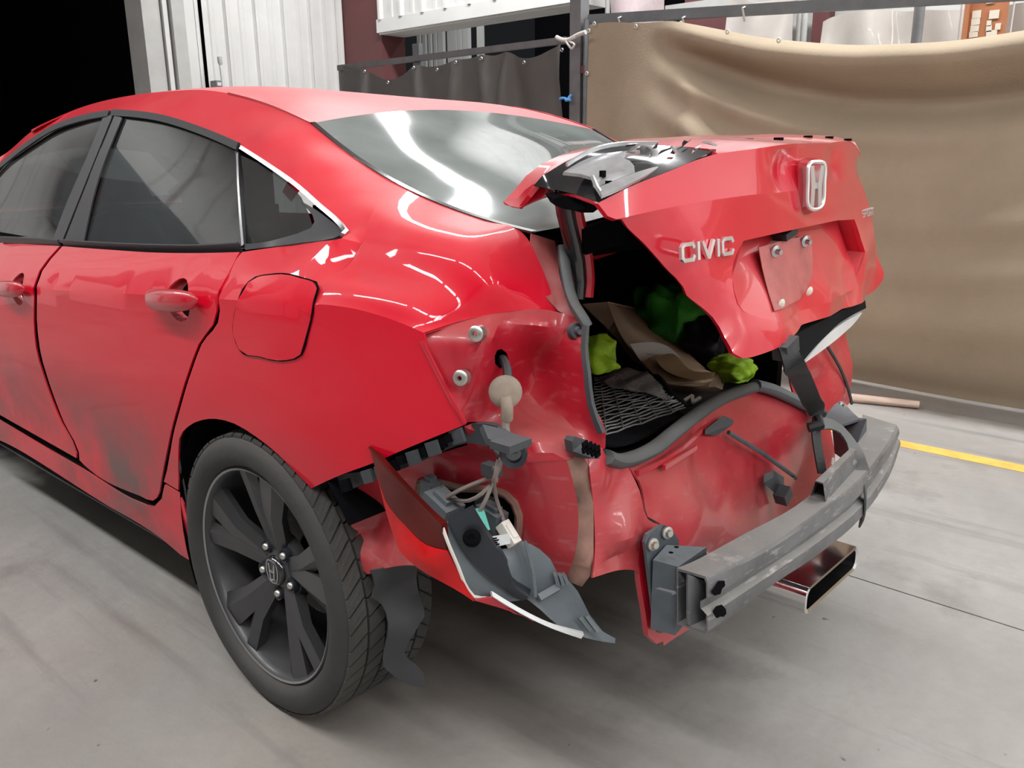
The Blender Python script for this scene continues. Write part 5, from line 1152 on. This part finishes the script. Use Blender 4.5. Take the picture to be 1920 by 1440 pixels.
for pth, w_ in (([(.667,-.77,.57),(.681,-.765,.513),(.685,-.765,.474)], .005), ([(.692,-.765,.472),(.704,-.73,.482)], .012), ([(.702,-.735,.509),(.704,-.73,.487)], .006), ([(.708,-.73,.508),(.711,-.725,.489)], .006), ([(.712,-.725,.508),(.716,-.72,.491)], .006), ([(.739,-.715,.433),(.755,-.705,.409)], .006), ([(.749,-.71,.437),(.766,-.7,.41)], .006)):
    p_ = loc(pth); b = B()
    for i in range(len(p_)-1): b.bar(Vector(p_[i])+Vector((.006, -.006, .008)), Vector(p_[i+1])+Vector((.006, -.006, .008)), w_, .012, (.5, -.6, .7))
    b.build('rib', 'grey_plastic', hs, smooth=False)
b = B().sheet(loc([(.645,-.83,.499,1),(.664,-.812,.48),(.707,-.775,.446),(.755,-.72,.411,1),(.751,-.722,.402,1),(.709,-.778,.439),(.667,-.815,.473),(.649,-.832,.491,1)]), (.2, -1, -.3), .02, .008); b.build('reflector_strip', 'white_plastic', tl, ang=40)
b = B().sheet(loc([(.622,-.848,.48,1),(.646,-.83,.487,1),(.693,-.78,.438),(.69,-.79,.447),(.652,-.815,.463,1)]), (.1, -1, -.4), .02, .004); b.build('lower_edge', 'red_plain', tl, ang=40)
lb = B().sheet(loc([(.635,-.822,.591,1),(.659,-.8,.596,1),(.662,-.8,.58,1),(.642,-.822,.574,1)]), (.5, -.7, .5), .02, .003).build('label', 'white_plastic', tl, smooth=False); lb['label'] = 'small white sticker with tiny black print'
for i, (u0, u1) in enumerate(((0.1, .34), (.1, .42), (.1, .3), (.1, .38))):
    a, c, d = [Vector(p) for p in loc([(.642,-.826,.593),(.66,-.804,.595),(.648,-.826,.58)])]
    s0 = a.lerp(d, .12+.24*i); B().bar(s0+(c-a)*u0+Vector((.001, -.002, .001)), s0+(c-a)*u1+Vector((.001, -.002, .001)), .0025, .001, (.5, -.7, .5)).build('print_line', 'void_black', lb, smooth=False)
for nm, m, c_, d_, an in (('socket', 'grey_plastic', (.466,-.8,.613), (.026, .026, .055), .1), ('socket', 'grey_plastic', (.517,-.82,.606), (.06, .045, .05), .4), ('socket', 'bracket_steel', (.597,-.78,.596), (.05, .03, .045), .2), ('connector', 'teal_plastic', (.607,-.82,.608), (.022, .022, .034), -.4), ('connector', 'paper_white', (.643,-.785,.586), (.042, .018, .020), .8)):
    o = B().box((0, 0, 0), d_).box((0, 0, d_[2]*.55), (d_[0]*.6, d_[1]*.6, d_[2]*.25)).build(nm, m, tl, smooth=False); o.location = Vector(c_)-oL; o.rotation_euler = (0, an, 0)
    if m in ('teal_plastic',): o['label'] = 'teal wire connector'
    if m == 'paper_white': o['label'] = 'white wire connector'
wr_ = [[(.69,-.85,.751),(.695,-.858,.742),(.69,-.862,.727),(.611,-.79,.671),(.609,-.81,.658),(.587,-.82,.642),(.548,-.82,.634),(.504,-.81,.632),(.469,-.8,.626)], [(.69,-.856,.749),(.69,-.862,.731),(.608,-.8,.68),(.588,-.82,.669),(.559,-.83,.65),(.524,-.82,.625)], [(.69,-.852,.741),(.613,-.79,.672),(.617,-.81,.65),(.609,-.815,.631),(.603,-.815,.616)], [(.69,-.855,.733),(.611,-.785,.67),(.611,-.78,.639),(.625,-.78,.609),(.638,-.785,.593)]]
for pth in wr_: B().tube(spl(loc(pth), .015), .0036, 6).build('wire', 'wire_grey', tl)
B().box(loc([(.621,-.8,.7)])[0], (.03, .02, .02)).build('wire_clip', 'black_plastic', tl, smooth=False)

# straps holding the lid down to the beam
sp_ = spl([(.875,-.274,.858),(.885,-.28,.843),(.85,-.143,.766),(.8,.042,.666),(.78,.136,.6),(.79,.112,.571),(.81,.089,.529),(.83,.07,.49)], .02)
ws_ = [.042 if p[2] > (.78,.136,.6)[2] else .024 for p in sp_]
so_ = empty('black_strap', (0, 0, 0)); so_.location = sp_[-1]
s_ = B().ribbon([tuple(Vector(p)-Vector(sp_[-1])) for p in sp_], ws_, (.4, .9, 0), .004).build('webbing', 'webbing', so_)
kk = Vector((.795,.096,.595))-Vector(sp_[-1]); B().tube([(kk.x-.01, kk.y-.018, kk.z-.006), (kk.x+.01, kk.y, kk.z), (kk.x-.005, kk.y+.02, kk.z+.008)], .012, 8).build('knot', 'webbing', so_)
B().box(Vector((.87,-.264,.848))-Vector(sp_[-1]), (.03, .05, .03), Matrix.Rotation(.3, 3, 'X')).build('hook', 'black_plastic', so_, smooth=False)
tag(so_, 'black webbing strap running from the boot lid down to the bumper beam', 'strap')
g_ = spl([(.79,.121,.587),(.8,.152,.584),(.82,.185,.565),(.85,.18,.538),(.885,.136,.515),(.915,.09,.497),(.923,.092,.454),(.922,.101,.418),(.905,.128,.374)], .02)
o = B().ribbon(g_, .032, [(-.3, .9, .35)]*len(g_), .004).build('grey_strap', 'seal_grey', None); tag(o, 'grey webbing strap looped over the right half of bumper beam', 'strap')

# boot lining and what lies in it
b = B()
b.box((.16, 0, .545), (.80, .92, .02)).box((-.24, 0, .78), (.03, 1.04, .46))
for s in (-1, 1): b.box((.13, s*.51, .76), (.76, .03, .45))
b.build('boot_lining', 'carpet', car, smooth=False)
B().sheet([(.3,-.108,.964,1),(.34,-.045,.979),(.34,-.038,.974),(.3,-.097,.954,1)], (1, -.5, 0), .05, .003).build('shelf_edge', 'red_plain', car)
B().ribbon(spl([(.62,-.561,1.054),(.64,-.53,1.064),(.66,-.491,1.07)], .03), .05, (.3, 0, 1), .01).build('shelf_seal', 'void_black', car)
# cardboard carton, its near end crushed and taped
cb_ = empty('carton', (.3, .2, .60)); tag(cb_, 'long brown cardboard carton with crushed taped end in the boot', 'box'); oC = Vector(cb_.location); lc = lambda L0: [(p[0]-oC.x, p[1]-oC.y, p[2]-oC.z, *p[3:]) for p in L0]
TL_ = [(.05,.3,.774),(.22,.17,.683),(.383,.049,.64)]; TR_ = [(.05,.523,.716),(.2,.46,.646),(.431,.224,.645)]
b = B().sheet(lc([TL_[0]+(1,), TR_[0]+(1,), TR_[1], TR_[2]+(1,)]+[(.456,.247,.63,1),(.456,.205,.615),(.434,.134,.62),(.385,.097,.625,1)]+[TL_[1]]), (.4, -.2, 1), .025, .004, warp=crumple(.006, 6, 17))
b.build('top', 'cardboard', cb_, ang=26)
b = B().sheet(lc([TL_[0]+(1,), TL_[1]]+[(.385,.097,.625,1),(.368,.166,.575,1),(.26,.171,.628),(.14,.211,.696),(.02,.22,.774,1)]), (.2, -1, .2), .025, .004, warp=crumple(.004, 6, 18)); b.build('flank', 'cardboard', cb_, ang=26)
dz = lambda p, h: (p[0], p[1], p[2]-h, 1)
b = B().sheet(lc([TR_[0]+(1,), TR_[1], TR_[2]+(1,), dz(TR_[2], .06), dz(TR_[1], .09), dz(TR_[0], .10)]), (.3, 1, 0), .03, .004); b.build('flank', 'cardboard', cb_, ang=26)
b = B().sheet(lc([TL_[0]+(1,), TR_[0]+(1,), dz(TR_[0], .10), dz(TL_[0], .10)]), (-1, 0, 0), .03, .004); b.build('far_end', 'cardboard', cb_, ang=26)
b = B().sheet(lc([(.385,.097,.625,1),(.434,.134,.62),(.456,.205,.615),(.458,.249,.63,1),(.434,.334,.6,1),(.47,.247,.585,1),(.405,.216,.565),(.368,.166,.575,1)]), (1, -.3, .4), .02, .004, warp=crumple(.010, 9, 19)); b.build('crushed_end', 'cardboard', cb_, ang=22)
b = B().sheet(lc([(.242,.143,.693,1),(.262,.302,.663),(.36,.257,.627,1),(.325,.138,.627),(.3,.137,.641)]), (.4, -.2, 1), .02, .001, warp=lambda p: p+np.array((.004, -.004, .006))); lbl = b.build('paper_label', 'paper_white', cb_, ang=30); lbl['label'] = 'pale creased paper label'
for q_ in ([(.3,.14,.673),(.31,.177,.664)], [(.31,.131,.664),(.325,.145,.652)]):
    a, c = lc(q_); B().bar(Vector(a)+Vector((.004, -.004, .008)), Vector(c)+Vector((.004, -.004, .008)), .004, .001, (0, 0, 1)).build('print_line', 'wire_grey', lbl, smooth=False)
b = B().sheet(lc([(.335,.128,.666,1),(.33,.226,.662),(.417,.189,.635),(.466,.215,.635,1),(.474,.146,.63),(.43,.113,.635),(.382,.109,.645)]), (.4, -.2, 1), .02, .001, warp=lambda p: p+np.array((.005, -.006, .008))); b.build('tape', 'tape_clear', cb_, ang=30)

def blob(name, m, c, rad, label, cat, seed, grp=None, sq=(1, 1, 1), amp=.25, rot=0):
    # crumpled cloth or bag: a noisy closed lump
    me = bpy.data.meshes.new(name); bm = bmesh.new(); bmesh.ops.create_icosphere(bm, subdivisions=4, radius=1)
    w_ = crumple(amp*1.6, 1.6, seed)
    for v in bm.verts:
        p = w_(np.array(v.co)); p = p*(1+.06*math.sin(p[0]*9+seed)+.05*math.sin(p[1]*11+p[2]*7))
        v.co = Vector((p[0]*sq[0], p[1]*sq[1], max(-.75, p[2])*sq[2]))*rad
    for f in bm.faces: f.smooth = True
    bm.to_mesh(me); bm.free(); me.materials.append(MATS[m]); o = bpy.data.objects.new(name, me); COL.objects.link(o); o.location = c; o.rotation_euler = (0, 0, rot)
    return tag(o, label, cat, grp)
blob('safety_vest', 'vest_green', (.16,.478,.711), .125, 'bright green crumpled vest behind the carton in the boot', 'vest', 3, None, (.9, .8, .85))
blob('safety_vest', 'vest_lime', (.47,-.306,.779), .058, 'lime vest crumpled between left boot wall and carton', 'vest', 5, None, (.8, .7, .75))
blob('safety_vest', 'vest_lime', (.47,.299,.634), .07, 'small lime vest end at the right of the carton', 'vest', 8, None, (.9, .8, .6))
blob('bag', 'bag_black', (.3,.524,.649), .12, 'dark bag heaped to the right of the carton in the boot', 'bag', 11, None, (.9, 1.0, .8))
# silvery mat with a wire pattern, and a black mat with a pale mark
mt = empty('sunshade', (.391,-.069,.6)); tag(mt, 'silvery folded sunshade with black ribs lying in the boot', 'sunshade'); oM = Vector(mt.location); lm = lambda L0: [(p[0]-oM.x, p[1]-oM.y, p[2]-oM.z, *p[3:]) for p in L0]
edge = [(.174,.071,.6,1),(.176,.114,.61),(.195,.188,.625),(.272,.154,.63),(.363,.106,.625),(.463,.017,.615),(.52,-.007,.6,1),(.519,-.123,.585),(.511,-.261,.58),(.454,-.299,.58,1)]
b = B().sheet(lm(edge), (0, 0, 1), .02, .006, warp=lambda p: p+np.array((0, 0, .006*math.sin(p[0]*50)))); b.build('panel', 'bag_black', mt, ang=50)
b = B().tube(spl(lm([(p[0], p[1], p[2]+.004) for p in [(.174,.071,.6),(.176,.114,.61),(.195,.188,.625),(.272,.154,.63),(.363,.106,.625),(.463,.017,.615),(.52,-.007,.6)]]), .02), .008, 8); b.build('binding', 'webbing', mt)
A0, A1 = [Vector(p) for p in lm([(.203,.036,.612),(.468,-.316,.59)])]; C0, C1 = [Vector(p) for p in lm([(.319,.122,.632),(.529,-.034,.608)])]
rr = random.Random(12)
for i in range(19):
    t = i/18; a, c = A0.lerp(A1, t), C0.lerp(C1, t); ph = rr.uniform(0, 6)
    pth = [a.lerp(c, k/12)+Vector((rr.uniform(-.0015, .0015), 0, .004+.002*math.sin(k*1.9+ph))) for k in range(13)]
    B().tube(pth, .0019, 5).build('foil_rib', 'foil', mt)
for i in range(5):
    t = (i+.7)/5.5; pth = [A0.lerp(C0, t).lerp(A1.lerp(C1, t), k/8)+Vector((0, 0, .006)) for k in range(9)]
    B().tube(pth, .0014, 5).build('foil_rib', 'foil', mt)
b = B().sheet(lm([(.241,.019,.622,1),(.235,.118,.634),(.306,.103,.638),(.415,.037,.634,1),(.488,-.024,.622,1),(.402,-.04,.63),(.319,-.036,.628)]), (0, 0, 1), .012, .003, warp=crumple(.012, 16, 40)); b.build('foil_face', 'foil', mt, ang=15)
fm = empty('floor_mat', (.449,.086,.59)); tag(fm, 'black mat with a pale letter N at the boot sill', 'mat'); oF = Vector(fm.location)
b = B().sheet([(p[0]-oF.x, p[1]-oF.y, p[2]-oF.z, *p[3:]) for p in [(.382,.116,.6,1),(.471,.181,.595),(.5,.3,.6,1),(.531,.27,.6,1),(.548,.071,.612),(.571,-.093,.612,1),(.482,-.014,.605)]], (0, 0, 1), .02, .006); b.build('mat', 'webbing', fm, ang=40)
a, c = [(.497,.016,.612),(.521,.012,.612)]; letters('N', Vector(a)-oF, Vector(c)-oF, .026, (.4, -.3, 1), fm, 'note_paper', sw=.3, name='letter')
